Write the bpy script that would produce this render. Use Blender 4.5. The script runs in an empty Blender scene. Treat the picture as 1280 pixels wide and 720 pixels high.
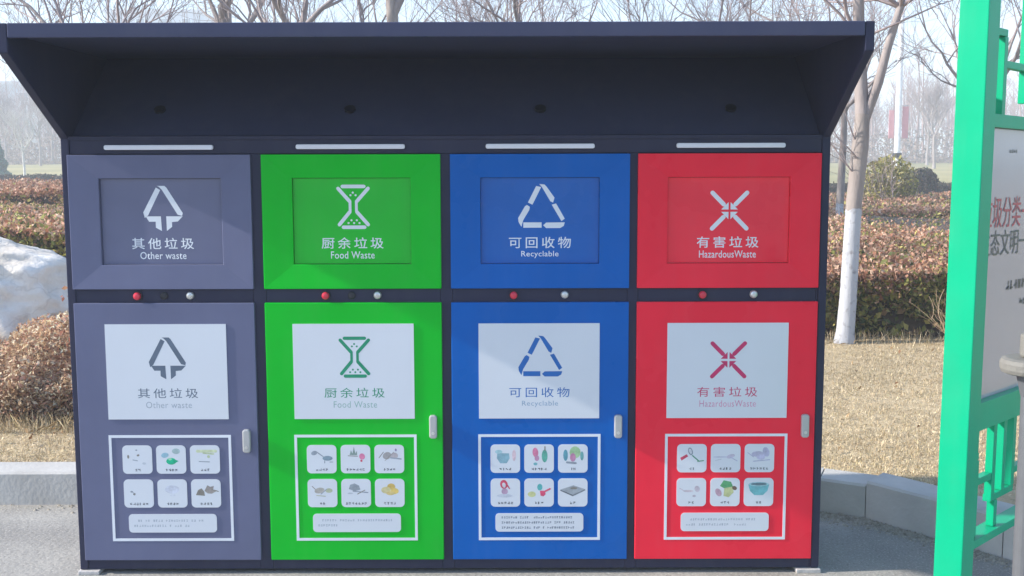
import bpy, bmesh, math, random
import numpy as np
from mathutils import Vector, Matrix, noise

# ------------------------------------------------------------------ camera, light, exposure
S = bpy.context.scene
COL = S.collection
R = math.radians
random.seed(7)
rng = np.random.default_rng(11)

cam_d = bpy.data.cameras.new('camera')
cam_d.sensor_width = 36
cam_d.lens = 1411 / 1280 * 36
cam_d.clip_start = 0.05
cam_d.clip_end = 3000
cam = bpy.data.objects.new('camera', cam_d)
COL.objects.link(cam)
cam.location = (0, -3.55, 1.335)
cam.rotation_euler = (Matrix.Rotation(R(90 - 6.45), 3, 'X') @ Matrix.Rotation(R(-0.15), 3, 'Z')).to_euler()
S.camera = cam

SUN = Vector((-5.0, -0.42, 2.84)).normalized()
sun_el = math.asin(SUN.z)
sun_d = bpy.data.lights.new('sun', 'SUN')
sun_d.energy = 4.3
sun_d.angle = R(0.8)
sun_d.color = (1.0, 0.94, 0.85)
sun = bpy.data.objects.new('sun', sun_d)
COL.objects.link(sun)
sun.rotation_euler = SUN.to_track_quat('Z', 'Y').to_euler()
sun.location = SUN * 40

W = bpy.data.worlds.new('World')
S.world = W
W.use_nodes = True
nt = W.node_tree
bg = nt.nodes['Background']
sky = nt.nodes.new('ShaderNodeTexSky')
sky.sky_type = 'NISHITA'
sky.sun_disc = False
sky.sun_elevation = sun_el
sky.sun_rotation = math.atan2(SUN.x, SUN.y)
sky.air_density = 1.0
sky.dust_density = 0.8
sky.ozone_density = 3.5
nt.links.new(sky.outputs[0], bg.inputs[0])
bg.inputs[1].default_value = 0.15

vs = S.view_settings
vs.view_transform = 'Standard'
vs.look = 'None'
vs.gamma = 1
vs.exposure = 1.07
S.cycles.max_bounces = 7
S.cycles.diffuse_bounces = 3
S.cycles.volume_bounces = 1

# ------------------------------------------------------------------ materials
def mat(name, color, rough=0.6, var=0.12, scale=6.0, bump=0.0, bscale=40.0, metal=0.0,
        color2=None, spec=0.5, coat=0.0, coat_rough=0.1, stretch=(1, 1, 1), detail=6.0, rvar=0.1):
    m = bpy.data.materials.new(name)
    m.use_nodes = True
    n, l = m.node_tree.nodes, m.node_tree.links
    b = n['Principled BSDF']
    tc = n.new('ShaderNodeTexCoord')
    mp = n.new('ShaderNodeMapping')
    mp.inputs['Scale'].default_value = stretch
    l.new(tc.outputs['Object'], mp.inputs[0])
    nz = n.new('ShaderNodeTexNoise')
    nz.inputs['Scale'].default_value = scale
    nz.inputs['Detail'].default_value = detail
    nz.inputs['Roughness'].default_value = 0.6
    l.new(mp.outputs[0], nz.inputs['Vector'])
    rp = n.new('ShaderNodeValToRGB')
    c2 = color2 or tuple(min(1, c * (1 + var)) for c in color)
    c1 = tuple(c * (1 - var) for c in color) if color2 is None else color
    rp.color_ramp.elements[0].position = 0.33
    rp.color_ramp.elements[1].position = 0.67
    rp.color_ramp.elements[0].color = (*c1, 1)
    rp.color_ramp.elements[1].color = (*c2, 1)
    l.new(nz.outputs['Fac'], rp.inputs[0])
    l.new(rp.outputs[0], b.inputs['Base Color'])
    mr = n.new('ShaderNodeMapRange')
    mr.inputs['To Min'].default_value = max(0.02, rough - rvar)
    mr.inputs['To Max'].default_value = min(1, rough + rvar)
    l.new(nz.outputs['Fac'], mr.inputs[0])
    l.new(mr.outputs[0], b.inputs['Roughness'])
    b.inputs['Metallic'].default_value = metal
    b.inputs['Specular IOR Level'].default_value = spec
    b.inputs['Coat Weight'].default_value = coat
    b.inputs['Coat Roughness'].default_value = coat_rough
    if bump:
        n2 = n.new('ShaderNodeTexNoise')
        n2.inputs['Scale'].default_value = bscale
        n2.inputs['Detail'].default_value = 5
        l.new(mp.outputs[0], n2.inputs['Vector'])
        bp = n.new('ShaderNodeBump')
        bp.inputs['Strength'].default_value = bump
        bp.inputs['Distance'].default_value = 0.01
        l.new(n2.outputs['Fac'], bp.inputs['Height'])
        l.new(bp.outputs[0], b.inputs['Normal'])
        m['bump'] = 1
    return m

def paint(name, color, rough=0.3, var=0.05, dust=0.02):
    # powder coated sheet: large soft waviness and dusty patches
    m = mat(name, color, rough, var=var, scale=3.5, bump=0.04, bscale=1.6, spec=0.12, detail=3, rvar=0.05)
    # faint vertical water marks and settled dust
    n, l = m.node_tree.nodes, m.node_tree.links
    b = n['Principled BSDF']; src = b.inputs['Base Color'].links[0].from_socket
    tc = [k for k in n if k.type == 'TEX_COORD'][0]
    mp = n.new('ShaderNodeMapping'); mp.inputs['Scale'].default_value = (22, 22, .8); l.new(tc.outputs['Object'], mp.inputs[0])
    nz = n.new('ShaderNodeTexNoise'); nz.inputs['Scale'].default_value = 1.0; nz.inputs['Detail'].default_value = 8; l.new(mp.outputs[0], nz.inputs['Vector'])
    sp = n.new('ShaderNodeTexNoise'); sp.inputs['Scale'].default_value = 5; sp.inputs['Detail'].default_value = 10; l.new(tc.outputs['Object'], sp.inputs['Vector'])
    mu = n.new('ShaderNodeMath'); mu.operation = 'MULTIPLY'; l.new(nz.outputs['Fac'], mu.inputs[0]); l.new(sp.outputs['Fac'], mu.inputs[1])
    mr = n.new('ShaderNodeMapRange'); mr.inputs['From Min'].default_value = .22; mr.inputs['From Max'].default_value = .42; mr.inputs['To Max'].default_value = dust
    l.new(mu.outputs[0], mr.inputs[0])
    mx = n.new('ShaderNodeMix'); mx.data_type = 'RGBA'; mx.inputs[7].default_value = (.42, .40, .38, 1)
    l.new(mr.outputs[0], mx.inputs[0]); l.new(src, mx.inputs[6]); l.new(mx.outputs[2], b.inputs['Base Color'])
    return m

M = {}
M['frame'] = paint('charcoal_paint', (0.033, 0.035, 0.066), 0.38)
M['frame_in'] = paint('charcoal_shade_lift', (0.055, 0.060, 0.108), 0.30)  # frame charcoal again, colour lightened to lift the shade under the hood
M['grey'] = paint('slate_grey_paint', (0.135, 0.145, 0.235), 0.3)
M['green'] = paint('green_paint', (0.0005, 0.48, 0.022), 0.3)
M['blue'] = paint('blue_paint', (0.0, 0.108, 0.43), 0.28)
M['red'] = paint('red_paint', (0.88, 0.024, 0.052), 0.28)
M['plate'] = mat('white_sticker_film', (0.66, 0.69, 0.74), 0.35, var=0.03, scale=2, coat=0.2)
M['white_print'] = mat('white_print', (0.72, 0.75, 0.80), 0.45, var=0.04, scale=9)
M['grey_ink'] = mat('slate_ink', (0.10, 0.135, 0.19), 0.5, var=0.1, scale=30)
M['green_ink'] = mat('green_ink', (0.004, 0.26, 0.13), 0.5, var=0.1, scale=30)
M['blue_ink'] = mat('blue_ink', (0.004, 0.12, 0.42), 0.5, var=0.1, scale=30)
M['red_ink'] = mat('crimson_ink', (0.55, 0.02, 0.12), 0.5, var=0.1, scale=30)
M['soft_grey'] = mat('faded_grey_ink', (0.33, 0.38, 0.44), 0.5, var=0.1, scale=60)
M['soft_green'] = mat('faded_green_ink', (0.25, 0.42, 0.38), 0.5, var=0.1, scale=60)
M['soft_blue'] = mat('faded_blue_ink', (0.22, 0.34, 0.48), 0.5, var=0.1, scale=60)
M['soft_red'] = mat('faded_pink_ink', (0.62, 0.22, 0.38), 0.5, var=0.1, scale=60)
M['dark_ink'] = mat('dark_ink', (0.10, 0.11, 0.13), 0.5, var=0.2, scale=80)
M['strip'] = mat('white_diffuser', (0.74, 0.74, 0.80), 0.4, var=0.03)
M['handle'] = mat('chromed_handle', (0.45, 0.45, 0.45), 0.35, var=0.05, metal=0.3)
M['dark'] = mat('black_rubber', (0.012, 0.012, 0.018), 0.5)
M['button'] = mat('red_button_plastic', (0.62, 0.02, 0.05), 0.3, coat=0.4)
M['steel'] = mat('steel', (0.62, 0.62, 0.60), 0.3, metal=0.7)
M['foot'] = mat('pale_foot', (0.5, 0.47, 0.45), 0.8, bump=0.4)

for key_ in ('grey', 'green', 'blue', 'red'):
    gm = M[key_].copy(); gm.name = key_ + '_glossy_inset'; M[key_ + '_gloss'] = gm
    b_ = gm.node_tree.nodes['Principled BSDF']; b_.inputs['Coat Weight'].default_value = .5; b_.inputs['Coat Roughness'].default_value = .05
INK = {}
def ink(col):
    key = tuple(col)
    if key not in INK:
        INK[key] = mat('print_colour', col, 0.5, var=0.18, scale=60)
    return INK[key]

# ------------------------------------------------------------------ mesh helpers
class MB:
    def __init__(s):
        s.v, s.f, s.m, s.mats = [], [], [], []
    def mi(s, m):
        if m not in s.mats:
            s.mats.append(m)
        return s.mats.index(m)
    def add(s, vs_, fs, m):
        o = len(s.v); k = s.mi(m)
        s.v += [tuple(p) for p in vs_]
        for f in fs:
            s.f.append([i + o for i in f]); s.m.append(k)
    def box(s, x0, x1, y0, y1, z0, z1, m, X=None):
        vs_ = [(x, y, z) for x in (x0, x1) for y in (y0, y1) for z in (z0, z1)]
        if X: vs_ = [X @ Vector(p) for p in vs_]
        s.add(vs_, [(0, 1, 3, 2), (4, 6, 7, 5), (0, 4, 5, 1), (2, 3, 7, 6), (0, 2, 6, 4), (1, 5, 7, 3)], m)
    def prism_x(s, prof, x0, x1, m):       # profile in (y, z)
        n = len(prof)
        vs_ = [(x0, y, z) for y, z in prof] + [(x1, y, z) for y, z in prof]
        s.add(vs_, [tuple(range(n))[::-1], tuple(range(n, 2 * n))] + [(i, (i + 1) % n, n + (i + 1) % n, n + i) for i in range(n)], m)
    def prism_y(s, prof, y0, y1, m):       # profile in (x, z), y0 is the front
        n = len(prof)
        vs_ = [(x, y0, z) for x, z in prof] + [(x, y1, z) for x, z in prof]
        s.add(vs_, [tuple(range(n)), tuple(range(n, 2 * n))[::-1]] + [(i, n + i, n + (i + 1) % n, (i + 1) % n) for i in range(n)], m)
    def flat(s, prof, y, m):               # flat print facing -y
        s.add([(x, y, z) for x, z in prof], [tuple(range(len(prof)))], m)
    def ell(s, cx, cz, rx, rz, y, m, rot=0, n=14):
        s.flat([(cx + rx * math.cos(a) * math.cos(rot) - rz * math.sin(a) * math.sin(rot),
                 cz + rx * math.cos(a) * math.sin(rot) + rz * math.sin(a) * math.cos(rot)) for a in [2 * math.pi * i / n for i in range(n)]], y, m)
    def stroke(s, p, q, w, y, m, cap=True):
        p, q = Vector(p), Vector(q)
        d = (q - p).normalized(); a0 = math.atan2(d.y, d.x); h = w / 2
        k = 5 if cap else 1
        pts = []
        if cap:
            for i in range(k + 1): 
                a = a0 - math.pi / 2 + math.pi * i / k; pts.append((q.x + h * math.cos(a), q.y + h * math.sin(a)))
            for i in range(k + 1):
                a = a0 + math.pi / 2 + math.pi * i / k; pts.append((p.x + h * math.cos(a), p.y + h * math.sin(a)))
        else:
            nx, ny = -d.y * h, d.x * h
            pts = [(p.x - nx, p.y - ny), (q.x - nx, q.y - ny), (q.x + nx, q.y + ny), (p.x + nx, p.y + ny)]
        s.flat(pts, y, m)
    def cyl(s, c, axis, r, L, m, n=16, r2=None, dome=False):
        a = Vector(axis).normalized(); u = a.orthogonal().normalized(); w = a.cross(u); c = Vector(c)
        prof = [(0, r), (L, r if r2 is None else r2)]
        if dome: prof = [(0, r), (L * .55, r), (L * .85, r * .8), (L, r * .35)]
        vs_, fs = [], []
        for h, rr in prof:
            for i in range(n):
                t = 2 * math.pi * i / n
                vs_.append(c + a * h + (u * math.cos(t) + w * math.sin(t)) * rr)
        for k in range(len(prof) - 1):
            for i in range(n):
                j = (i + 1) % n
                fs.append((k * n + i, k * n + j, (k + 1) * n + j, (k + 1) * n + i))
        fs.append(tuple(range(n))[::-1]); fs.append(tuple(range((len(prof) - 1) * n, len(prof) * n)))
        s.add(vs_, fs, m)
    def build(s, name, parent=None, loc=(0, 0, 0), bevel=0, label=None, smooth=False):
        me = bpy.data.meshes.new(name)
        me.from_pydata(s.v, [], s.f)
        for m in s.mats: me.materials.append(m)
        me.polygons.foreach_set('material_index', s.m)
        if smooth: me.polygons.foreach_set('use_smooth', [True] * len(s.f))
        me.update()
        o = bpy.data.objects.new(name, me)
        COL.objects.link(o)
        o.parent = parent
        o.location = loc
        if bevel:
            b = o.modifiers.new('bevel', 'BEVEL'); b.width = bevel; b.segments = 2; b.limit_method = 'ANGLE'
        if label: o['label'] = label
        return o

def empty(name, loc, label, cat, group=None, rz=0):
    o = bpy.data.objects.new(name, None)
    COL.objects.link(o)
    o.location = loc; o.rotation_euler.z = rz
    o.empty_display_size = 0.1
    o['label'] = label; o['category'] = cat
    if group: o['group'] = group
    return o

def tag(o, label=None, cat=None, group=None, kind=None):
    if label: o['label'] = label
    if cat: o['category'] = cat
    if group: o['group'] = group
    if kind: o['kind'] = kind
    return o

def rounded(x0, x1, z0, z1, r, k=5):
    pts = []
    for cx, cz, a in ((x1 - r, z1 - r, 0), (x0 + r, z1 - r, 90), (x0 + r, z0 + r, 180), (x1 - r, z0 + r, 270)):
        for i in range(k + 1):
            t = R(a + 90 * i / k); pts.append((cx + r * math.cos(t), cz + r * math.sin(t)))
    return pts

def text_obj(name, s, width, height, cx, cz, y, m, parent, bold=0.0, gap=1.0, rot=None, loc=None):
    """flat lettering on a plane facing -y, its ink box centred on (cx, cz)"""
    c = bpy.data.curves.new(name, 'FONT'); c.body = s; c.offset = bold; c.space_character = gap
    c.resolution_u = 3
    tmp = bpy.data.objects.new(name, c); COL.objects.link(tmp)
    dg = bpy.context.evaluated_depsgraph_get(); dg.update()
    me = bpy.data.meshes.new_from_object(tmp.evaluated_get(dg))
    bpy.data.objects.remove(tmp)
    n = len(me.vertices); co = np.empty(n * 3, np.float32); me.vertices.foreach_get('co', co); co = co.reshape(-1, 3)
    lo, hi = co.min(0), co.max(0)
    x = (co[:, 0] - (lo[0] + hi[0]) / 2) / (hi[0] - lo[0]) * width + cx
    z = (co[:, 1] - (lo[1] + hi[1]) / 2) / (hi[1] - lo[1]) * height + cz
    co = np.stack([x, np.full(n, y), z], 1).astype(np.float32)
    me.vertices.foreach_set('co', co.ravel())
    me.materials.clear(); me.materials.append(m); me.update(); me.name = name
    o = bpy.data.objects.new(name, me); COL.objects.link(o); o.parent = parent
    if loc: o.location = loc
    return o

def raw_mesh(name, V, F, mats, colors=None, midx=None, smooth=False):
    """V (n,3) F (k,m) arrays of equal faces"""
    me = bpy.data.meshes.new(name)
    V = np.asarray(V, np.float32); F = np.asarray(F, np.int32)
    me.vertices.add(len(V)); me.vertices.foreach_set('co', V.ravel())
    k, w = F.shape
    me.loops.add(k * w); me.loops.foreach_set('vertex_index', F.ravel())
    me.polygons.add(k)
    me.polygons.foreach_set('loop_start', np.arange(0, k * w, w, dtype=np.int32))
    me.polygons.foreach_set('loop_total', np.full(k, w, np.int32))
    for m in mats: me.materials.append(m)
    if midx is not None: me.polygons.foreach_set('material_index', midx)
    if smooth: me.polygons.foreach_set('use_smooth', np.ones(k, bool))
    me.update(calc_edges=True)
    if colors is not None:                       # one colour per face
        ca = me.color_attributes.new('tint', 'FLOAT_COLOR', 'CORNER')
        c = np.ones((k, w, 4), np.float32); c[:, :, :3] = colors[:, None, :]
        ca.data.foreach_set('color', c.ravel())
    return me

def link(me, name, parent=None, loc=(0, 0, 0), rz=0, sc=1):
    o = bpy.data.objects.new(name, me); COL.objects.link(o)
    o.parent = parent; o.location = loc; o.rotation_euler.z = rz; o.scale = (sc, sc, sc)
    return o

# ------------------------------------------------------------------ ground, kerb, lawn
M['concrete'] = mat('worn_concrete', (0.25, 0.237, 0.215), 0.9, scale=3.0, color2=(0.36, 0.343, 0.31), bump=0.4, bscale=55, detail=12)
M['kerb'] = mat('kerb_concrete', (0.42, 0.405, 0.38), 0.85, scale=5, color2=(0.52, 0.505, 0.475), bump=0.2, bscale=60, detail=10)
M['lawn'] = mat('dry_turf', (0.36, 0.27, 0.15), 1.0, scale=9, color2=(0.56, 0.44, 0.27), bump=1.0, bscale=70, detail=12)
M['soil'] = mat('mulch_soil', (0.07, 0.05, 0.035), 1.0, scale=9, color2=(0.14, 0.10, 0.065), bump=1.0, bscale=30)
M['meadow'] = mat('winter_meadow', (0.20, 0.19, 0.055), 1.0, scale=0.09, color2=(0.40, 0.33, 0.13), bump=0.4, bscale=8, detail=10)

pn_ = M['concrete'].node_tree; b_ = pn_.nodes['Principled BSDF']; src_ = b_.inputs['Base Color'].links[0].from_socket
tc_ = [k for k in pn_.nodes if k.type == 'TEX_COORD'][0]
for sc_, col_, lo_, hi_, amt in ((1.1, (.16, .15, .14, 1), .50, .68, .55), (140, (.55, .52, .47, 1), .58, .66, .6), (95, (.10, .09, .085, 1), .60, .68, .5)):
    nz_ = pn_.nodes.new('ShaderNodeTexNoise'); nz_.inputs['Scale'].default_value = sc_; nz_.inputs['Detail'].default_value = 8 if sc_ < 5 else 2
    pn_.links.new(tc_.outputs['Object'], nz_.inputs['Vector'])
    mr_ = pn_.nodes.new('ShaderNodeMapRange'); mr_.inputs['From Min'].default_value = lo_; mr_.inputs['From Max'].default_value = hi_; mr_.inputs['To Max'].default_value = amt
    pn_.links.new(nz_.outputs['Fac'], mr_.inputs[0])
    mx_ = pn_.nodes.new('ShaderNodeMix'); mx_.data_type = 'RGBA'; mx_.inputs[7].default_value = col_
    pn_.links.new(mr_.outputs[0], mx_.inputs[0]); pn_.links.new(src_, mx_.inputs[6]); src_ = mx_.outputs[2]
pn_.links.new(src_, b_.inputs['Base Color'])
g = MB(); g.add([(-400, -60, 0), (400, -60, 0), (400, 500, 0), (-400, 500, 0)], [(0, 1, 2, 3)], M['concrete'])
tag(g.build('pavement'), kind='structure')

front_line = [(-9.0, 0.74), (-5.0, 0.742), (-1.0, 0.748), (0.95, 0.70), (1.17, 0.64), (1.32, 0.555), (1.65, 0.13), (3.4, -2.0)]
def offset_line(pts, d):
    out = []
    for i, p in enumerate(pts):
        p = Vector(p)
        n = Vector((0, 0))
        for a, b in ((i - 1, i), (i, i + 1)):
            if 0 <= a and b < len(pts):
                t = (Vector(pts[b]) - Vector(pts[a])).normalized(); n += Vector((-t.y, t.x))
        out.append(p + n.normalized() * d)
    return out
back_line = offset_line(front_line, 0.155)
kerb = bpy.data.objects.new('kerb', None); COL.objects.link(kerb); tag(kerb, kind='structure')
def kerb_piece(a, b, c, d, h):
    # a,b front edge; c,d back edge, a chamfer on the front top edge
    a, b, c, d = [Vector(p) for p in (a, b, c, d)]
    k = MB(); ch = 0.008
    def lerp(p, q, t): return p + (q - p) * t
    sec = []
    for f, r in ((a, d), (b, c)):
        sec.append([(f.x, f.y, -0.05), (f.x, f.y, h - ch), (*lerp(f, r, .06), h), (*r, h), (*r, -0.05)])
    vs_ = sec[0] + sec[1]
    k.add(vs_, [(0, 1, 2, 3, 4)[::-1], (5, 6, 7, 8, 9)] + [(i, (i + 1) % 5, 5 + (i + 1) % 5, 5 + i) for i in range(5)][::1], M['kerb'])
    o = k.build('kerb_stone', kerb)
    bm = bmesh.new(); bm.from_mesh(o.data); bmesh.ops.recalc_face_normals(bm, faces=bm.faces); bm.to_mesh(o.data); bm.free()
joint = 0.002
for i in range(len(front_line) - 1):
    f0, f1, b0, b1 = Vector(front_line[i]), Vector(front_line[i + 1]), back_line[i], back_line[i + 1]
    L = (f1 - f0).length
    n = max(1, round(L / 1.3))
    if i == len(front_line) - 2: n = 3
    for k in range(n):
        e = joint / L
        t0, t1 = k / n + e, (k + 1) / n - e
        kerb_piece(f0.lerp(f1, t0), f0.lerp(f1, t1), b0.lerp(b1, t1), b0.lerp(b1, t0), 0.128 + 0.002 * ((i + k) % 2) + (0.012 if i == 5 else 0))

# lawn sheet reaches the meadow; its edge follows the back of the kerb
lawn = MB()
edge = [(p.x, p.y, 0.112) for p in back_line]
pts = edge + [(60, -2.0, 0.112), (60, 41, 0.112), (-60, 41, 0.112), (-60, back_line[0].y, 0.112)]
lawn.add(pts, [tuple(range(len(pts)))], M['lawn'])
lo = lawn.build('lawn'); tag(lo, kind='structure')
bm = bmesh.new(); bm.from_mesh(lo.data); bmesh.ops.triangulate(bm, faces=bm.faces); bm.to_mesh(lo.data); bm.free()

# far meadow rises gently towards the wood
xs = np.linspace(-400, 400, 81); ys = np.concatenate([np.linspace(40, 160, 41), np.linspace(180, 480, 10)])
X, Y = np.meshgrid(xs, ys)
def rise(y): 
    t = np.clip((y - 40) / 65, 0, 1); return 0.116 + 0.95 * t * t * (3 - 2 * t)
Z = rise(Y) + 0.06 * np.sin(X * .13) * np.clip((Y - 45) / 30, 0, 1)
V = np.stack([X, Y, Z], -1).reshape(-1, 3)
nx = len(xs); I = np.arange(len(ys) - 1)[:, None] * nx + np.arange(nx - 1)[None]
F = np.stack([I, I + 1, I + nx + 1, I + nx], -1).reshape(-1, 4)
tag(link(raw_mesh('meadow', V, F, [M['meadow']], smooth=True), 'meadow'), kind='structure')

# grit and litter gathered in the gutter
def grit(name, n, label):
    seg = rng.choice(len(front_line) - 1, n, p=[.02, .12, .18, .12, .16, .25, .15]); t = rng.random(n)
    A = np.array(front_line); P = A[seg] + (A[seg + 1] - A[seg]) * t[:, None]
    P[:, 1] -= np.abs(rng.normal(0, .05, n)) + .004; P[:, 0] -= np.where(seg > 3, np.abs(rng.normal(0, .02, n)), 0)
    s_ = rng.uniform(.0025, .009, n) * (rng.random(n) ** .7 + .25)
    base = np.array([(1, 0, 0), (-.5, .87, 0), (-.5, -.87, 0), (0, 0, .9)])
    V = (P[:, None, :].repeat(4, 1)); V = np.concatenate([V, np.zeros((n, 4, 1))], 2)
    an = rng.uniform(0, 6.28, n); c, q = np.cos(an), np.sin(an)
    B = np.stack([base[None, :, 0] * c[:, None] - base[None, :, 1] * q[:, None], base[None, :, 0] * q[:, None] + base[None, :, 1] * c[:, None] * .7, base[None, :, 2].repeat(n, 0)], 2)
    V = (V + B * s_[:, None, None]).reshape(-1, 3)
    F = (np.arange(n)[:, None, None] * 4 + np.array([(0, 1, 3), (1, 2, 3), (2, 0, 3)])[None]).reshape(-1, 3)
    tag(link(raw_mesh(name, V, F, [M['grit']]), name), label, 'grit', kind='stuff')
M['grit'] = mat('grit', (0.20, 0.17, 0.13), .95, scale=60, color2=(0.50, 0.46, 0.38))
grit('gutter_grit', 5200, 'loose grit and crumbs of soil along the foot of the kerb')

# ------------------------------------------------------------------ leaf and blade clouds
def tint_mat(name, rough=0.8, sheen=0.0, transl=0.0):
    m = bpy.data.materials.new(name); m.use_nodes = True
    n, l = m.node_tree.nodes, m.node_tree.links
    b = n['Principled BSDF']; a = n.new('ShaderNodeAttribute'); a.attribute_name = 'tint'
    tc = n.new('ShaderNodeTexCoord'); nz = n.new('ShaderNodeTexNoise'); nz.inputs['Scale'].default_value = 60
    l.new(tc.outputs['Object'], nz.inputs['Vector'])
    mx = n.new('ShaderNodeMix'); mx.data_type = 'RGBA'; mx.blend_type = 'OVERLAY'; mx.inputs[0].default_value = 0.35
    l.new(a.outputs['Color'], mx.inputs[6]); l.new(nz.outputs['Fac'], mx.inputs[7])
    l.new(mx.outputs[2], b.inputs['Base Color'])
    b.inputs['Roughness'].default_value = rough
    b.inputs['Specular IOR Level'].default_value = 0.25
    if transl:
        out = n['Material Output']; tr = n.new('ShaderNodeBsdfTranslucent'); ms = n.new('ShaderNodeMixShader')
        ms.inputs[0].default_value = transl
        l.new(mx.outputs[2], tr.inputs[0]); l.new(b.outputs[0], ms.inputs[1]); l.new(tr.outputs[0], ms.inputs[2]); l.new(ms.outputs[0], out.inputs[0])
    return m
M['leaf'] = tint_mat('leaf', 0.6, transl=0.32)
M['straw'] = tint_mat('straw', 0.9)
M['twig'] = mat('dark_twigs', (0.06, 0.042, 0.03), 0.95, scale=20, color2=(0.11, 0.08, 0.055), bump=1, bscale=25)

def leaf_mesh(name, P, size, colors, mats, aspect=0.5, up=None):
    n = len(P)
    d = rng.normal(size=(n, 3)); 
    if up is not None: d = d + np.array(up)
    d /= np.linalg.norm(d, axis=1, keepdims=True)
    e = np.cross(d, rng.normal(size=(n, 3))); e /= np.linalg.norm(e, axis=1, keepdims=True)
    nrm = np.cross(d, e)
    s = size[:, None]
    v0 = P - d * s * .5; v2 = P + d * s * .5 - nrm * s * .1
    v1 = P + e * s * aspect * .5 + nrm * s * .08; v3 = P - e * s * aspect * .5 + nrm * s * .08
    V = np.stack([v0, v1, v2, v3], 1).reshape(-1, 3)
    F = np.arange(n * 4).reshape(-1, 4)
    return raw_mesh(name, V, F, mats, colors)

def wob(P, s, seed=0.0):
    x, y, z = P[:, 0] * s + seed, P[:, 1] * s + seed * 1.7, P[:, 2] * s
    return (np.sin(x * 1.3 + 2.1 * np.sin(y * .7)) + np.sin(y * 1.9 + 1.3 * np.sin(z * 1.1 + x)) + np.sin(z * 2.3 + x * .8 - y * .6)) / 3

def pick(cols, n, w=None):
    cols = np.array(cols, float)
    i = rng.choice(len(cols), n, p=None if w is None else np.array(w) / sum(w))
    return cols[i] * rng.uniform(.75, 1.25, (n, 1))

REDS = [(0.50, 0.26, 0.165), (0.60, 0.36, 0.25), (0.40, 0.18, 0.11), (0.66, 0.46, 0.33), (0.32, 0.18, 0.10)]
GREENS = [(0.22, 0.23, 0.06), (0.40, 0.38, 0.10), (0.10, 0.12, 0.035), (0.55, 0.47, 0.15), (0.34, 0.22, 0.11)]

def hedge(label, x0, x1, y0, y1, top, n_top, n_front, leaf, red_depth=0.45, seed=0.0, power=1.8, dens_x=None, thin=0.15, reds=REDS, greens=GREENS, group='clipped hedges in the park beds'):
    z0 = 0.112; H = top - z0
    root = empty('hedge', ((x0 + x1) / 2, (y0 + y1) / 2, z0), label, 'hedge', group)
    off = np.array([(x0 + x1) / 2, (y0 + y1) / 2, z0])
    # twiggy core
    nx_, ny_ = max(12, int((x1 - x0) * 5)), max(6, int((y1 - y0) * 2))
    xs, ys = np.linspace(x0 + .08, x1 - .08, nx_), np.linspace(y0 + .14, y1 - .1, ny_)
    X, Y = np.meshgrid(xs, ys); P = np.stack([X, Y, X * 0], -1).reshape(-1, 3)
    Zt = top - .10 + .05 * wob(P, 3.1, seed); 
    V = np.concatenate([np.c_[P[:, :2], Zt], np.c_[P[:, :2], np.full(len(P), z0)]]) - off
    I = np.arange(ny_ - 1)[:, None] * nx_ + np.arange(nx_ - 1)[None]
    F1 = np.stack([I, I + 1, I + nx_ + 1, I + nx_], -1).reshape(-1, 4)
    N = nx_ * ny_; a = np.arange(nx_ - 1); b = np.arange(ny_ - 1) * nx_
    F2 = np.concatenate([np.stack([a, a + N, a + 1 + N, a + 1], -1), np.stack([b, b + nx_, b + nx_ + N, b + N], -1),
                         np.stack([b + nx_ - 1, b + nx_ - 1 + N, b + 2 * nx_ - 1 + N, b + 2 * nx_ - 1], -1),
                         np.stack([a + N - nx_, a + 1 + N - nx_, a + 1 + 2 * N - nx_, a + 2 * N - nx_], -1)])
    link(raw_mesh('branches', V, np.concatenate([F1, F2]), [M['twig']]), 'branches', root)
    # top leaves
    u = rng.random(n_top) ** power
    xx = rng.uniform(x0, x1, n_top) if dens_x is None else dens_x(n_top)
    P = np.c_[xx, y0 + (y1 - y0) * u, np.zeros(n_top)]
    P[:, 2] = top - .05 + .05 * wob(P, 3.1, seed) + .03 * wob(P, 11, seed) + rng.normal(0, .025, n_top) - .07 * rng.random(n_top) ** 2
    # front leaves, thinner towards the ground and in gaps
    nf = n_front
    xx = rng.uniform(x0, x1, nf) if dens_x is None else dens_x(nf)
    Q = np.c_[xx, y0 + .02 + np.abs(rng.normal(0, .09, nf)), z0 + .02 + (H - .03) * rng.random(nf) ** .8]
    Q[:, 1] -= .06 * wob(np.c_[Q[:, 0], Q[:, 2], Q[:, 2]], 4.3, seed) * 1.4
    hfrac = (Q[:, 2] - z0) / H
    dens = np.clip(.55 + .6 * hfrac + .75 * wob(np.c_[Q[:, 0], Q[:, 2] * 1.5, Q[:, 2]], 7.0, seed + 3), thin * .5, 1)
    Q = Q[rng.random(len(Q)) < dens]
    A = np.concatenate([P, Q]); n = len(A)
    hf = (A[:, 2] - z0) / H + .13 * wob(A, 6, seed + 5) + rng.normal(0, .08, n)
    isred = np.clip((hf - (1 - red_depth)) / .22, 0, 1) > rng.random(n)
    C = np.where(isred[:, None], pick(reds, n), pick(greens, n))
    C *= (1 + .25 * wob(A, 1.3, seed + 9))[:, None]
    me = leaf_mesh('foliage', A - off, leaf * rng.uniform(.6, 1.35, n) * np.where(isred, 1, 1.35), np.clip(C, .01, .9), [M['leaf']], .55, up=(0, -.2, .5))
    link(me, 'foliage', root)
    return root

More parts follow.
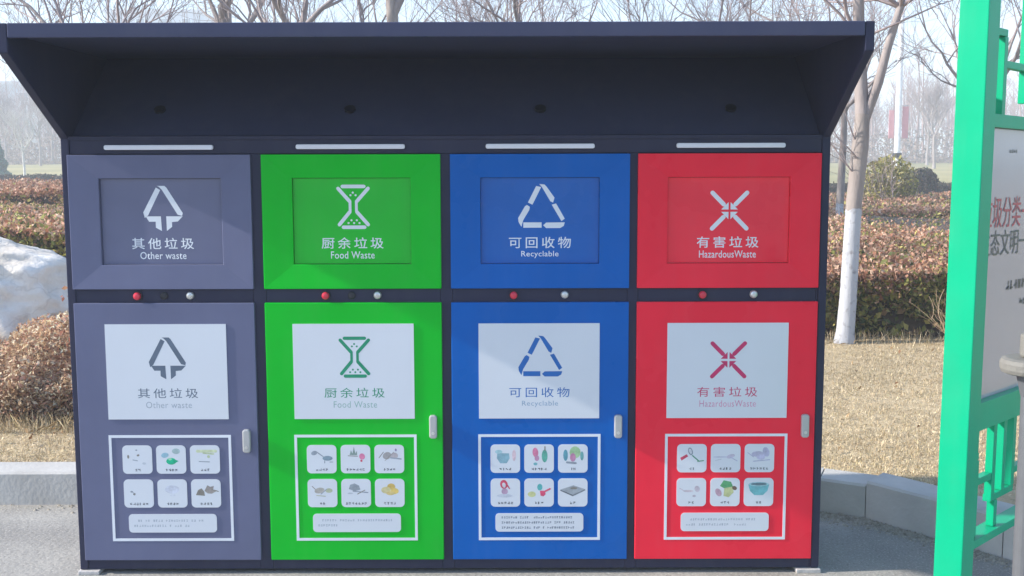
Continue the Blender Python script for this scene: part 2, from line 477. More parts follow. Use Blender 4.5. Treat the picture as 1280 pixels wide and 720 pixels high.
def dx_right(a, b, frac, x0, x1):
    def f(n):
        k = int(n * frac); return np.concatenate([rng.uniform(a, b, k), rng.uniform(x0, x1, n - k)])
    return f
hedge('red-topped clipped hedge with green sides right of the cabinet, behind the near whitewashed tree', 0.2, 8.5, 4.05, 13.2, 0.585, 60000, 26000, .042,
      seed=1.0, dens_x=dx_right(1.2, 4.6, .75, .2, 8.5), thin=.05, red_depth=.30)
hedge('far low red-topped hedge bed right of the cabinet, in front of the round bush', -0.5, 16, 14.0, 24.0, 0.56, 34000, 6000, .06, seed=4.0, red_depth=.3, power=1.4, dens_x=dx_right(3, 11, .8, -.5, 16))
hedge('tall red-topped hedge with dark green sides directly behind the pale boulder', -9, -0.6, 5.6, 12.0, 0.80, 34000, 16000, .045, seed=7.0, dens_x=dx_right(-7, -2.6, .8, -9, -.6), red_depth=.22)
hedge('far red-topped hedge bed left of the cabinet, beyond the hedge behind the boulder', -16, -0.8, 13.4, 22.0, 0.95, 26000, 9000, .06, seed=2.0, power=1.4, red_depth=.35, dens_x=dx_right(-12, -5.4, .8, -16, -.8))
DK = [(0.05, 0.05, 0.03), (0.09, 0.07, 0.05), (0.04, 0.055, 0.03), (0.12, 0.09, 0.07)]
hedge('low dark evergreen hedge edging the far meadow on the right', 2, 26, 33, 35, 0.56, 7000, 9000, .10, seed=3.0, reds=DK, greens=DK, power=1)
hedge('low dark evergreen hedge edging the far meadow on the left', -28, -4, 40, 42, 0.82, 6000, 8000, .12, seed=5.0, reds=DK, greens=DK, power=1)

# dry grass on the lawn
def blades(name, P, L, w, cols, mats, lean=1.3):
    n = len(P)
    a = rng.uniform(0, 2 * math.pi, n); tilt = np.abs(rng.normal(0, 1, n)) * lean
    d = np.stack([np.cos(a) * np.sin(np.clip(tilt, 0, 1.5)), np.sin(a) * np.sin(np.clip(tilt, 0, 1.5)), np.cos(np.clip(tilt, 0, 1.5))], 1)
    side = np.stack([-np.sin(a), np.cos(a), 0 * a], 1) * w[:, None] * .5
    m = P + d * L[:, None] * .55; t = P + d * L[:, None] * .95; t[:, 2] -= L * .12
    t[:, 2] = np.maximum(t[:, 2], P[:, 2] + .004)
    V = np.stack([P - side, P + side, m + side * .8, t, m - side * .8], 1).reshape(-1, 3)
    return raw_mesh(name, V, np.arange(n * 5).reshape(-1, 5), mats, cols)
def inside_lawn(P):
    # keep blades behind the kerb
    ok = np.ones(len(P), bool)
    for i in range(len(back_line) - 1):
        a, b = back_line[i], back_line[i + 1]
        s = (b.x - a.x) * (P[:, 1] - a.y) - (b.y - a.y) * (P[:, 0] - a.x)
        m = (P[:, 0] >= a.x - .02) & (P[:, 0] < b.x + .02)
        ok &= ~(m & (s < -.012))
    return ok
def region(n, x0, x1, y0, y1, pw=1.0):
    return np.c_[rng.uniform(x0, x1, n), y0 + (y1 - y0) * rng.random(n) ** pw, np.full(n, .112)]
G = np.concatenate([region(120000, 1.0, 4.2, .55, 4.1, 1.2), region(32000, -3.6, -1.5, .88, 2.6, 1.4), region(9000, -1.5, 1.0, .88, 4), region(9000, 4.2, 8, -1, 4), region(8000, 1.6, 4.0, -1.2, .6)])
G = G[inside_lawn(G)]
dn = .75 + .5 * wob(G, 2.3, 1.0) + .4 * wob(G, 7.7, 2.0)
G = G[rng.random(len(G)) < np.clip(dn, .12, 1)]
STRAW = [(0.64, 0.52, 0.34), (0.56, 0.44, 0.28), (0.71, 0.60, 0.42), (0.44, 0.33, 0.20), (0.53, 0.45, 0.26)]
gc = pick(STRAW, len(G)) * (1 + .22 * wob(G, 1.7, 4))[:, None]
me = blades('dry_grass', G, rng.uniform(.010, .028, len(G)), rng.uniform(.0012, .0028, len(G)), np.clip(gc, .02, .9), [M['straw']])
tag(link(me, 'dry_grass'), 'short straw coloured winter grass on the lawn behind the kerb', 'grass', kind='stuff')
# taller tufts along hedge foot and left bed
T = np.concatenate([np.c_[rng.uniform(1.2, 4.5, 1300), 3.97 + rng.normal(0, .07, 1300), np.full(1300, .112)],
                    np.c_[rng.uniform(-3.6, -1.4, 2200), 1.45 + np.abs(rng.normal(0, .14, 2200)), np.full(2200, .112)]])
tc_ = pick(STRAW, len(T))
me = blades('grass_tuft', T, rng.uniform(.03, .12, len(T)), rng.uniform(.0015, .0035, len(T)), np.clip(tc_, .02, .9), [M['straw']], lean=.5)
tag(link(me, 'dry_grass'), 'taller dry grass tufts at the foot of the hedge and the brown shrub bed', 'grass', kind='stuff')
# fallen leaves
Lf = np.concatenate([region(170, 1.2, 4.2, .7, 3.9), region(60, -3.4, -1.6, .9, 1.6)]); Lf = Lf[inside_lawn(Lf)]; Lf[:, 2] += .02
me = leaf_mesh('leaf_litter', Lf, rng.uniform(.018, .036, len(Lf)), pick([(0.45, 0.30, 0.16), (0.62, 0.5, 0.34), (0.3, 0.17, 0.09)], len(Lf)), [M['leaf']])
tag(link(me, 'leaf_litter'), 'fallen brown leaves scattered over the dry lawn', 'leaves', kind='stuff')

# brown dead shrub bed in front of the boulder
n = 80000
x = rng.uniform(-4.4, -1.35, n); t = rng.random(n)
y = 1.62 + 1.1 * rng.random(n) ** 1.6
topz = .47 + .05 * np.sin(x * 5) + .04 * np.sin(x * 13 + 1) - .02 * np.sin(x * 31) + .05 * np.clip(-x - 2.1, 0, 1.2)
prof = np.clip((y - 1.50) / .55, 0, 1) ** .55
z = .13 + (topz - .13) * prof * rng.random(n) ** .45
P = np.c_[x, y + .05 * np.sin(x * 9), z]
BR = [(0.55, 0.39, 0.24), (0.70, 0.54, 0.36), (0.42, 0.27, 0.17), (0.32, 0.19, 0.13), (0.78, 0.65, 0.48), (0.46, 0.26, 0.19)]
c = pick(BR, n) * (1 + .25 * wob(P, 3, 2))[:, None]
me = leaf_mesh('dry_shrub_bed', P, rng.uniform(.014, .036, n), np.clip(c * 1.25, .02, .9), [M['leaf']], .4, up=(0, 0, .4))
tag(link(me, 'dry_shrub_bed'), 'dense brown withered groundcover bed in front of the pale boulder', 'plants', kind='stuff')
mound = MB()
mound.prism_x([(1.72, .11), (1.86, .24), (2.2, .34), (2.8, .38), (2.8, .11)], -4.4, -1.4, M['twig'])
tag(mound.build('shrub_bed_stems'), 'dark tangled stems inside the brown groundcover bed', 'plants', kind='stuff')

# small russet leaf sprigs beside the boulder
n = 1500
P = np.c_[rng.normal(-2.02, .07, n), rng.normal(2.0, .12, n), .45 + .30 * rng.random(n) ** .8]
P[:, 0] += .1 * (P[:, 2] - .5)
sp = empty('russet_shrub', (-2.02, 2.0, .112), 'small russet-leaved shrub sprig between the boulder and the cabinet side', 'shrub')
me = leaf_mesh('foliage', P - np.array([-2.02, 2.0, .112]), rng.uniform(.02, .045, n), pick([(0.5, 0.2, 0.12), (0.6, 0.34, 0.2), (0.35, 0.13, 0.08)], n), [M['leaf']], .5)
link(me, 'foliage', sp)
k = MB()
for i in range(14):
    a = rng.uniform(0, 6.28); k.cyl((0, 0, 0), (.25 * math.cos(a), .25 * math.sin(a), 1), .004, rng.uniform(.4, .6), M['twig'], 5, .002)
k.build('stem', sp)

# ------------------------------------------------------------------ boulder
M['rock'] = mat('pale_rock', (0.66, 0.57, 0.46), 0.85, scale=3.4, color2=(0.86, 0.81, 0.74), bump=1.0, bscale=22, detail=15)
rn = M['rock'].node_tree; rb_ = rn.nodes['Principled BSDF']; rs_ = rb_.inputs['Base Color'].links[0].from_socket
rt_ = [k for k in rn.nodes if k.type == 'TEX_COORD'][0]
rw_ = rn.nodes.new('ShaderNodeTexNoise'); rw_.inputs['Scale'].default_value = 4; rw_.inputs['Detail'].default_value = 6; rn.links.new(rt_.outputs['Object'], rw_.inputs['Vector'])
rv_ = rn.nodes.new('ShaderNodeTexVoronoi'); rv_.feature = 'DISTANCE_TO_EDGE'; rv_.inputs['Scale'].default_value = 3.2
rmv = rn.nodes.new('ShaderNodeMix'); rmv.data_type = 'VECTOR'; rmv.inputs[0].default_value = .35
rn.links.new(rt_.outputs['Object'], rmv.inputs[4]); rn.links.new(rw_.outputs['Color'], rmv.inputs[5]); rn.links.new(rmv.outputs[1], rv_.inputs['Vector'])
rr_ = rn.nodes.new('ShaderNodeMapRange'); rr_.inputs['From Max'].default_value = .022; rr_.inputs['To Min'].default_value = .2; rr_.inputs['To Max'].default_value = 0
rn.links.new(rv_.outputs['Distance'], rr_.inputs[0])
rm_ = rn.nodes.new('ShaderNodeMix'); rm_.data_type = 'RGBA'; rm_.inputs[7].default_value = (.22, .16, .12, 1)
rn.links.new(rr_.outputs[0], rm_.inputs[0]); rn.links.new(rs_, rm_.inputs[6]); rn.links.new(rm_.outputs[2], rb_.inputs['Base Color'])
bm = bmesh.new(); bmesh.ops.create_icosphere(bm, subdivisions=6, radius=1)
for v in bm.verts:
    p = v.co.copy()
    # flatten into facets
    q = p.copy()
    for s_, a_ in ((1.1, .26), (2.7, .14), (6.5, .075), (15, .04), (34, .016)):
        q += p * a_ * (noise.noise(p * s_ + Vector((3.1, 7.7, 1.3))) + (.35 * abs(noise.noise(p * s_ * 1.7)) if s_ > 2 else 0))
    cell = noise.cell_vector(p * 2.2)
    v.co = Vector((q.x * .98, q.y * .55, max(-.55, q.z) * .62))
    if v.co.z > .44: v.co.z = .44 + (v.co.z - .44) * .35
me = bpy.data.meshes.new('boulder'); bm.to_mesh(me); bm.free(); me.materials.append(M['rock'])
me.polygons.foreach_set('use_smooth', [True] * len(me.polygons))
rk = bpy.data.objects.new('boulder', me); COL.objects.link(rk)
rk.location = (-3.20, 2.75, .46); rk.rotation_euler = (0, R(14), R(6))
tag(rk, 'large pale grey and cream landscape boulder left of the cabinet', 'boulder')

# ------------------------------------------------------------------ trees
def bark(name, c1, c2, paint_h=1.05):
    m = mat(name, c1, 0.9, scale=7, color2=c2, bump=0.8, bscale=26, stretch=(1, 1, .35), detail=10)
    if paint_h:
        n, l = m.node_tree.nodes, m.node_tree.links
        b = n['Principled BSDF']; src = b.inputs['Base Color'].links[0].from_socket
        tc = [k for k in n if k.type == 'TEX_COORD'][0]
        sx = n.new('ShaderNodeSeparateXYZ'); l.new(tc.outputs['Object'], sx.inputs[0])
        nz = n.new('ShaderNodeTexNoise'); nz.inputs['Scale'].default_value = 9; l.new(tc.outputs['Object'], nz.inputs['Vector'])
        ad = n.new('ShaderNodeMath'); ad.operation = 'MULTIPLY_ADD'; ad.inputs[1].default_value = .16
        l.new(nz.outputs['Fac'], ad.inputs[0]); l.new(sx.outputs['Z'], ad.inputs[2])
        gt = n.new('ShaderNodeMath'); gt.operation = 'LESS_THAN'; gt.inputs[1].default_value = paint_h + .08
        l.new(ad.outputs[0], gt.inputs[0])
        wn = n.new('ShaderNodeTexNoise'); wn.inputs['Scale'].default_value = 22; l.new(tc.outputs['Object'], wn.inputs['Vector'])
        wr = n.new('ShaderNodeValToRGB'); wr.color_ramp.elements[0].position = .3; wr.color_ramp.elements[1].position = .45
        wr.color_ramp.elements[0].color = (.26, .25, .27, 1); wr.color_ramp.elements[1].color = (.44, .45, .48, 1)
        l.new(wn.outputs['Fac'], wr.inputs[0])
        mx = n.new('ShaderNodeMix'); mx.data_type = 'RGBA'
        l.new(gt.outputs[0], mx.inputs[0]); l.new(src, mx.inputs[6]); l.new(wr.outputs[0], mx.inputs[7]); l.new(mx.outputs[2], b.inputs['Base Color'])
    return m
M['bark'] = bark('grey_bark_painted', (0.20, 0.165, 0.15), (0.36, 0.31, 0.28), 0.90)
M['bark2'] = bark('grey_bark', (0.24, 0.20, 0.19), (0.38, 0.33, 0.31), None)
M['twigs'] = mat('fine_twig_bark', (0.26, 0.21, 0.21), 0.9, scale=5, color2=(0.38, 0.31, 0.30))
M['birch'] = mat('pale_bark', (0.5, 0.48, 0.46), 0.9, scale=5, color2=(0.70, 0.68, 0.66))

def tubes(lines, sides=5):
    """lines: list of (pts list[Vector], radii list) -> V, F arrays"""
    V, F = [], []; off = 0
    for pts, rad in lines:
        k = 3 if rad[0] < .006 else (4 if rad[0] < .02 else (6 if rad[0] < .05 else 12))
        n = len(pts)
        for i, p in enumerate(pts):
            d = (pts[min(i + 1, n - 1)] - pts[max(i - 1, 0)]).normalized()
            u = d.cross(Vector((.3, 1, .1))).normalized(); w = d.cross(u)
            for j in range(k):
                t = 2 * math.pi * j / k; r = rad[i]
                q = p + u * (math.cos(t) * r) + w * (math.sin(t) * r); V.append((q.x, q.y, q.z))
        for i in range(n - 1):
            for j in range(k):
                a = off + i * k + j; b = off + i * k + (j + 1) % k
                F.append((a, b, b + k, a + k))
        off += n * k
    return np.array(V), np.array(F)

def grow(rd, p, d, L, r, lev, out, maxlev, spread=.6, up=.25, kids=(3, 4), minr=.0022, wander=.16):
    n = 4 if lev > 1 else 6
    pts, rad = [p.copy()], [r]; cur = d.normalized()
    for i in range(n):
        cur = (cur + Vector((rd.gauss(0, wander), rd.gauss(0, wander), rd.gauss(0, wander) + up * .2))).normalized()
        p = p + cur * (L / n); pts.append(p.copy()); rad.append(max(minr, r * (1 - .5 * (i + 1) / n)))
    out.append((pts, rad, lev))
    if lev >= maxlev: return
    for k in range(rd.randint(*kids)):
        i = rd.randint(max(1, n // 3), n); q = pts[i]
        ax = Vector((rd.gauss(0, 1), rd.gauss(0, 1), rd.gauss(0, .6))).normalized()
        nd = (cur + ax * spread * rd.uniform(.7, 1.4) + Vector((0, 0, up))).normalized()
        grow(rd, q, nd, L * rd.uniform(.58, .82), max(minr, rad[i] * rd.uniform(.55, .75)), lev + 1, out, maxlev, spread, up, kids, minr, wander)
    # leader
    grow(rd, pts[-1], (cur + Vector((rd.gauss(0, .2), rd.gauss(0, .2), .1))).normalized(), L * .75, max(minr, rad[-1]), lev + 1, out, maxlev, spread, up, kids, minr, wander)

def tree_data(seed, fork, limbs, r0, limbL, maxlev=5, spread=.6, lean=(0, 0), kids=(3, 4), minr=.0022):
    rd = random.Random(seed); out = []
    pts, rad = [], []
    for i in range(9):
        t = i / 8
        pts.append(Vector((lean[0] * t + .03 * math.sin(t * 5 + seed), lean[1] * t + .03 * math.cos(t * 4 + seed), fork * t)))
        rad.append(r0 * (1.25 if i == 0 else 1) * (1 - .3 * t))
    top = pts[-1]
    for k in range(limbs):
        a = 2 * math.pi * k / limbs + rd.uniform(-.5, .5)
        d = Vector((math.cos(a) * rd.uniform(.35, .75), math.sin(a) * rd.uniform(.35, .75), 1))
        grow(rd, top - Vector((0, 0, rd.uniform(0, .25))), d, limbL * rd.uniform(.8, 1.15), r0 * rd.uniform(.42, .62), 1, out, maxlev, spread, kids=kids, minr=minr)
    V, F = tubes([(pts, rad)])
    tm = raw_mesh('trunk', V, F, [M['bark']], smooth=True)
    V, F = tubes([(a, b) for a, b, c in out])
    cm = raw_mesh('crown', V, F, [M['twigs'], M['bark2']], smooth=True)
    sizes = []
    for a, b, c in out:
        k = 3 if b[0] < .006 else (4 if b[0] < .02 else (6 if b[0] < .05 else 12)); sizes += [1 if b[0] > .02 else 0] * ((len(a) - 1) * k)
    cm.polygons.foreach_set('material_index', sizes)
    return tm, cm
def place_tree(data, x, y, label, rz=0, sc=1.0, z=.112, group='bare winter trees behind the cabinet', name='bare_tree'):
    t = empty(name, (x, y, z), label, 'tree', group)
    link(data[0], 'trunk', t, rz=rz, sc=sc); link(data[1], 'crown', t, rz=rz, sc=sc)
    return t

# the near forked tree with a whitewashed foot
rd = random.Random(5)
t = empty('forked_tree', (2.235, 3.94, .112), 'near forked tree with whitewashed trunk at the right edge of the hedge', 'tree', 'bare winter trees behind the cabinet')
def vp(*c): return [Vector(p) for p in c]
trunk = vp((-.01, 0, -.05), (0, 0, .08), (.012, 0, .3), (.02, 0, .6), (.035, .01, .95), (.06, .0, 1.3), (.07, 0, 1.52))
V, F = tubes([(trunk, [.078, .060, .056, .053, .052, .054, .046])])
link(raw_mesh('trunk', V, F, [M['bark']], smooth=True), 'trunk', t)
lines = []
l1 = vp((.07, 0, 1.48), (.055, .02, 1.75), (.045, .05, 2.0), (.04, .08, 2.3), (.05, .1, 2.8), (.02, .12, 3.4))
l2 = vp((.08, 0, 1.48), (.16, -.02, 1.72), (.21, -.03, 1.95), (.28, -.04, 2.2), (.33, -.03, 2.6), (.42, 0, 3.2))
lines += [(l1, [.046, .042, .039, .035, .030, .024], 1), (l2, [.036, .030, .027, .024, .020, .016], 1)]
for base, n_ in ((l1, 9), (l2, 10)):
    for k in range(n_):
        i = rd.choice([2, 3, 3, 4, 4, 5]); q = base[i]
        d = Vector((rd.gauss(0, 1), rd.gauss(0, 1), rd.uniform(.2, 1.2))).normalized()
        grow(rd, q, d, rd.uniform(.5, .9), rd.uniform(.008, .015), 3, lines, 6, kids=(2, 4))
for k in range(3):
    grow(rd, trunk[-2] + Vector((0, 0, -.1 * k)), Vector((rd.choice([-1, 1]) * .8, rd.gauss(0, .5), .6)), .35, .006, 4, lines, 6, kids=(2, 3))
V, F = tubes([(a, b) for a, b, c in lines])
cm = raw_mesh('crown', V, F, [M['twigs'], M['bark2']], smooth=True)
sizes = []
for a, b, c in lines:
    k = 3 if b[0] < .006 else (4 if b[0] < .02 else (6 if b[0] < .05 else 12)); sizes += [1 if b[0] > .02 else 0] * ((len(a) - 1) * k)
cm.polygons.foreach_set('material_index', sizes)
link(cm, 'crown', t)

hi = [tree_data(s_, 3.3, 4, .105, 1.5, kids=(2, 3)) for s_ in (1, 2)]           # high forking
lowf = [tree_data(s_, 1.55, 4, .07, 1.25, kids=(2, 3), spread=.7) for s_ in (11, 12, 13)]   # vase shaped
lean = [tree_data(21, 3.4, 3, .09, 1.4, lean=(-.45, .1), kids=(2, 3))]
far = [tree_data(s_, 2.6, 5, .12, 2.0, maxlev=4, kids=(3, 4), minr=.010) for s_ in (31, 32, 33)]
for tm_, cm_ in far:
    tm_.materials.clear(); tm_.materials.append(M['bark2'])

def xat(px, y): return (px - 640) / 1411 * (y + 3.55) * 1.0   # sideways place of a sight line at depth y
place_tree(lean[0], -3.98 + .35, 12.5, 'leaning bare tree above the canopy over the gap between grey and green doors', rz=0)
place_tree(hi[0], -4.90, 17.0, 'upright bare tree close right of the leaning tree above the canopy', rz=.5)
place_tree(hi[1], -3.22, 13.6, 'bare tree above the canopy over the left part of the green doors', rz=1.2, sc=.9)
place_tree(lowf[2], -3.35, 16.6, 'bare tree with crossing limbs above the canopy over the middle of the green doors', rz=2.0, sc=1.25)
place_tree(lowf[0], -2.45, 12.2, 'bare tree splitting just above the canopy over the hourglass sign', rz=2.4, sc=1.2)
place_tree(hi[0], -1.56, 11.4, 'thick-trunked bare tree above the canopy right of the hourglass sign', rz=2.9, sc=1.0)
place_tree(lowf[1], .42, 13.2, 'bare tree fanning into three stems above the canopy over the recycling triangle', rz=.4, sc=1.2)
place_tree(lowf[2], 2.1, 13.5, 'bare many-stemmed tree above the canopy over the gap between blue and red doors', rz=.9, sc=1.15)
place_tree(lowf[0], 3.7, 15.0, 'bare many-stemmed tree above the canopy over the red doors', rz=3.4, sc=1.2)
place_tree(lowf[1], 5.3, 16.0, 'bare tree above the canopy corner, left of the near forked tree', rz=4.2, sc=1.3)
place_tree(hi[1], 5.02, 13.7, 'thin straight tree with a white painted band seen just left of the near forked tree', rz=4.0, sc=.62)
place_tree(lowf[1], -5.4, 11.4, 'bare vase-shaped tree above the canopy over the grey doors', rz=5.0, sc=1.2)
place_tree(lowf[0], -6.15, 13.0, 'bare vase-shaped tree above the upper left corner of the canopy', rz=1.8, sc=1.2)
place_tree(lowf[1], 8.6, 17.5, 'bare tree whose twigs hang in the sky between flagpole and green sign post', rz=1.3, sc=1.35)
place_tree(lowf[0], 8.3, 12.5, 'bare tree seen through the lattice at the top of the green sign', rz=.3, sc=1.2)
place_tree(lowf[2], -1.0, 21, 'distant bare tree above the canopy between the thick trunk and the triangle sign', rz=.3, sc=1.4)
place_tree(lowf[0], -.2, 17, 'small bare tree above the canopy over the left edge of the blue doors', rz=4.1, sc=1.2)

# trees across the meadow
g_far = 'hazy bare trees across the meadow'
spots = []
rd = random.Random(3)
sides = [('left', -27.3, 60, 'pale slender tree left of the cabinet beyond the meadow, its trunk almost white'),
         ('left', -44.3, 96, 'hazy bare tree at the far left beyond the small conifer'), ('left', -38.8, 90, 'hazy bare tree on the meadow between conifer and pale slender tree'),
         ('left', -41.8, 100, 'hazy bare tree on the meadow edge close to the left canopy corner'),
         ('right', 30.3, 78, 'hazy bare vase-shaped tree right of the flagpole, left of the green post'),
         ('right', 28.0, 92, 'hazy bare tree just right of the red banner, farther than the vase-shaped one'),
         ('right', 24.5, 95, 'hazy bare tree left of the red banner'), ('right', 33.5, 88, 'hazy bare tree touching the green sign post at the far right'),
         ('right', 22.0, 84, 'hazy bare tree between the forked tree and the banner')]
for k, (sd, x, y, lab) in enumerate(sides):
    tr = place_tree(far[k % 3], x, y, lab, rz=k * 1.3, sc=.95 if k else .62, z=float(rise(np.array(y))) - .05, group=g_far, name='distant_tree')
    if k == 0:
        for ch in tr.children:
            ch.data = ch.data.copy(); ch.data.materials.clear(); ch.data.materials.append(M['birch']); ch.data.materials.append(M['birch'])
# the wood behind reads as one mass
lines = []
for k in range(520):
    x = rd.uniform(-95, 95); y = rd.uniform(104, 165); z0 = 1.0; h = rd.uniform(6, 11.5); r = rd.uniform(.08, .16)
    top = Vector((x + rd.gauss(0, .5), y, z0 + h)); p0 = Vector((x, y, z0))
    lines.append(([p0, p0.lerp(top, .5) + Vector((rd.gauss(0, .15), 0, 0)), top], [r, r * .7, r * .25]))
    for j in range(16):
        t_ = rd.uniform(.25, .95); q = p0.lerp(top, t_); a = rd.uniform(0, 6.28); L = (1.15 - t_) * h * rd.uniform(.25, .5)
        e = q + Vector((math.cos(a) * L * .6, math.sin(a) * L * .6, L * .8))
        lines.append(([q, q.lerp(e, .5) + Vector((0, 0, -.1)), e], [r * .4, r * .3, .02]))
        for i in range(4):
            q2 = q.lerp(e, rd.uniform(.3, 1)); e2 = q2 + Vector((rd.gauss(0, .5), rd.gauss(0, .5), rd.uniform(.3, 1.1)))
            lines.append(([q2, e2], [.022, .014]))
V, F = [], []; off = 0
for pts, rad in lines:
    n = len(pts)
    for p, r in zip(pts, rad):
        for j in range(3):
            t_ = 2.1 * j; V.append((p.x + r * math.cos(t_), p.y + r * math.sin(t_), p.z))
    for i in range(n - 1):
        for j in range(3):
            a = off + i * 3 + j; b = off + i * 3 + (j + 1) % 3; F.append((a, b, b + 3, a + 3))
    off += 3 * n
M['wood'] = mat('far_wood_bark', (0.34, 0.22, 0.19), 0.95, scale=.5, color2=(0.48, 0.33, 0.29))
tag(link(raw_mesh('far_wood', V, F, [M['wood']]), 'far_wood'), 'hazy leafless wood beyond the meadow', 'wood', kind='stuff')
# low scrub at the edge of the wood
n = 60000
P = np.c_[rng.uniform(-70, 70, n), rng.uniform(98, 118, n), 1.0 + 2.8 * rng.random(n) ** 1.7]
P[:, 2] += .6 * wob(P, .25, 1) * (P[:, 2] > 1.6)
me = leaf_mesh('far_scrub', P, rng.uniform(.15, .5, n), pick([(0.28, 0.20, 0.17), (0.34, 0.26, 0.21), (0.20, 0.15, 0.12)], n), [M['leaf']], .35, up=(0, 0, 1))
tag(link(me, 'far_scrub'), 'low brown scrub along the front edge of the far wood', 'scrub', kind='stuff')

# small conifer, far left
def conifer(x, y, h, label):
    t = empty('conifer', (x, y, float(rise(np.array(y))) if y > 40 else .112), label, 'tree')
    n = 5000; u = rng.random(n) ** .6; zz = h * (1 - u) * .95 + .25; rr = u * h * .24 * np.sqrt(rng.random(n)) * (1 + .25 * np.sin(zz * 9)); a = rng.uniform(0, 6.28, n)
    P = np.c_[rr * np.cos(a), rr * np.sin(a), zz]
    link(leaf_mesh('crown', P, rng.uniform(.12, .3, n), pick([(0.03, 0.16, 0.10), (0.05, 0.22, 0.13), (0.03, 0.11, 0.08)], n), [M['leaf']], .35), 'crown', t)
    k = MB(); k.cyl((0, 0, -.1), (0, 0, 1), .09, h * .8, M['bark2'], 8, .03); k.build('trunk', t)
conifer(-29.6, 62, 2.3, 'small dark green conifer on the meadow at the far left edge')

# round bushes
def bush(x, y, rx, h, label, cols, n, leaf, stems=True):
    t = empty('round_bush', (x, y, .112), label, 'bush')
    d = rng.normal(size=(n, 3)); d /= np.linalg.norm(d, axis=1, keepdims=True); r = rng.random(n) ** .35
    P = d * r[:, None] * np.array([rx, rx, h * .45]); P *= (1 + .15 * wob(P, 5))[:, None]; P[:, 2] += h * .58
    keep = wob(P, 9, 2) > -.45; P = P[keep]; n = len(P)
    link(leaf_mesh('foliage', P, leaf * rng.uniform(.6, 1.4, n), pick(cols, n), [M['leaf']], .5), 'foliage', t)
    if stems:
        rd_ = random.Random(2); L = []
        for k in range(9):
            grow(rd_, Vector((rd_.gauss(0, .05), 0, -.05)), Vector((rd_.gauss(0, .8), rd_.gauss(0, .8), 1)), h * .6, .02, 3, L, 5, kids=(2, 3), minr=.005)
        V, F = tubes([(a, b) for a, b, c in L]); link(raw_mesh('stem', V, F, [M['twigs']]), 'stem', t)
YG = [(0.36, 0.33, 0.09), (0.46, 0.40, 0.15), (0.25, 0.25, 0.06), (0.55, 0.46, 0.22), (0.30, 0.24, 0.12)]
bush(8.05, 20.6, .60, 1.28, 'round yellow-green bush in the hedge bed below the flagpole', YG, 3400, .085)
bush(12.35, 30.5, .42, .95, 'dark green mounded shrub behind the right side of the yellow-green bush', DK, 3000, .10, False)
bush(-9.6, 24.5, .8, .95, 'dull grey-brown rounded shrub beside the cabinet left edge beyond the hedges', [(0.2, 0.15, 0.13), (0.3, 0.24, 0.2), (0.15, 0.13, 0.1)], 3500, .09)

# dry seedling clump at hedge foot, right
tw = empty('dry_twig_clump', (3.02, 3.82, .112), 'spiky dry twig clump on the lawn at the foot of the right hedge', 'plant')
rd_ = random.Random(9); L = []
for k in range(34):
    grow(rd_, Vector((rd_.gauss(0, .04), rd_.gauss(0, .04), 0)), Vector((rd_.gauss(0, .9), rd_.gauss(0, .6), 1)), rd_.uniform(.12, .26), .0032, 4, L, 5, kids=(1, 2), minr=.0015)
V, F = tubes([(a, b) for a, b, c in L])
M['dry_stem'] = mat('dry_stem', (0.42, 0.28, 0.17), .9, scale=9, color2=(0.6, 0.45, 0.3))
link(raw_mesh('stem', V, F, [M['dry_stem']]), 'stem', tw)

# flagpole with red banners
M['pole'] = mat('white_pole_paint', (0.80, 0.82, 0.84), .4)
M['banner'] = mat('hazed_red_banner', (0.72, 0.38, 0.40), .8, scale=2)  # red paled to pink, distance haze painted into the colour
fp = empty('light_pole', (15.95, 43.5, .15), 'tall white pole with red banner rising behind the yellow-green bush', 'pole')
k = MB(); k.cyl((0, 0, 0), (0, 0, 1), .125, 14, M['pole'], 14, .12); k.build('mast', fp)
k = MB(); k.cyl((0, 0, 1.25), (0, 0, 1), .19, .2, M['dark'], 14); k.cyl((0, 0, 0), (0, 0, 1), .16, 1.25, M['pole'], 14); k.build('collar', fp)
for s_ in (-1, 1):
    k = MB(); a, b = (.17 * s_, .42 * s_) if s_ > 0 else (-.38, -.17)
    k.box(min(a, b), max(a, b), -.012, .012, 2.05, 3.35 - (0 if s_ > 0 else .15), M['banner']); k.build('banner', fp)
    k = MB(); k.cyl((.08 * s_, 0, 3.38), (s_, 0, 0), .015, .35, M['steel'], 8); k.build('banner_arm', fp)

# far building
M['far_wall'] = mat('pale_render_wall', (0.42, 0.43, 0.44), .9, scale=.5, color2=(0.5, 0.5, 0.5))
M['far_glass'] = mat('dark_window_glass', (0.06, 0.08, 0.1), .15)
def building(x, y, w, h, dpt, rows, cols, label):
    t = empty('far_building', (x, y, .8), label, 'building')
    k = MB(); k.box(-w / 2, w / 2, 0, dpt, 0, h, M['far_wall']); k.build('wall', t)
    k = MB(); k.box(-w / 2 - .3, w / 2 + .3, -.3, dpt + .3, h + .002, h + .5, M['far_wall']); k.build('roof', t)
    for r in range(rows):
        for c in range(cols):
            cx = -w / 2 + w * (c + .5) / cols; cz = h * (r + .5) / rows + .2
            k = MB()
            for a in ((-.85, -.7, -.75, .75), (.7, .85, -.75, .75), (-.7, .7, .62, .75), (-.7, .7, -.75, -.62)):
                k.box(cx + a[0], cx + a[1], -.06, .02, cz + a[2], cz + a[3], M['pole'])
            wd = k.build('window', t)
            k = MB(); k.box(cx - .7, cx + .7, -.03, -.005, cz - .62, cz + .62, M['far_glass']); k.build('pane', wd)
building(-54, 168, 60, 12.0, 14, 3, 14, 'long low pale building in the haze beyond the wood, far left')
building(-62, 195, 16, 26.0, 14, 7, 4, 'pale taller block in the haze above the left part of the canopy')

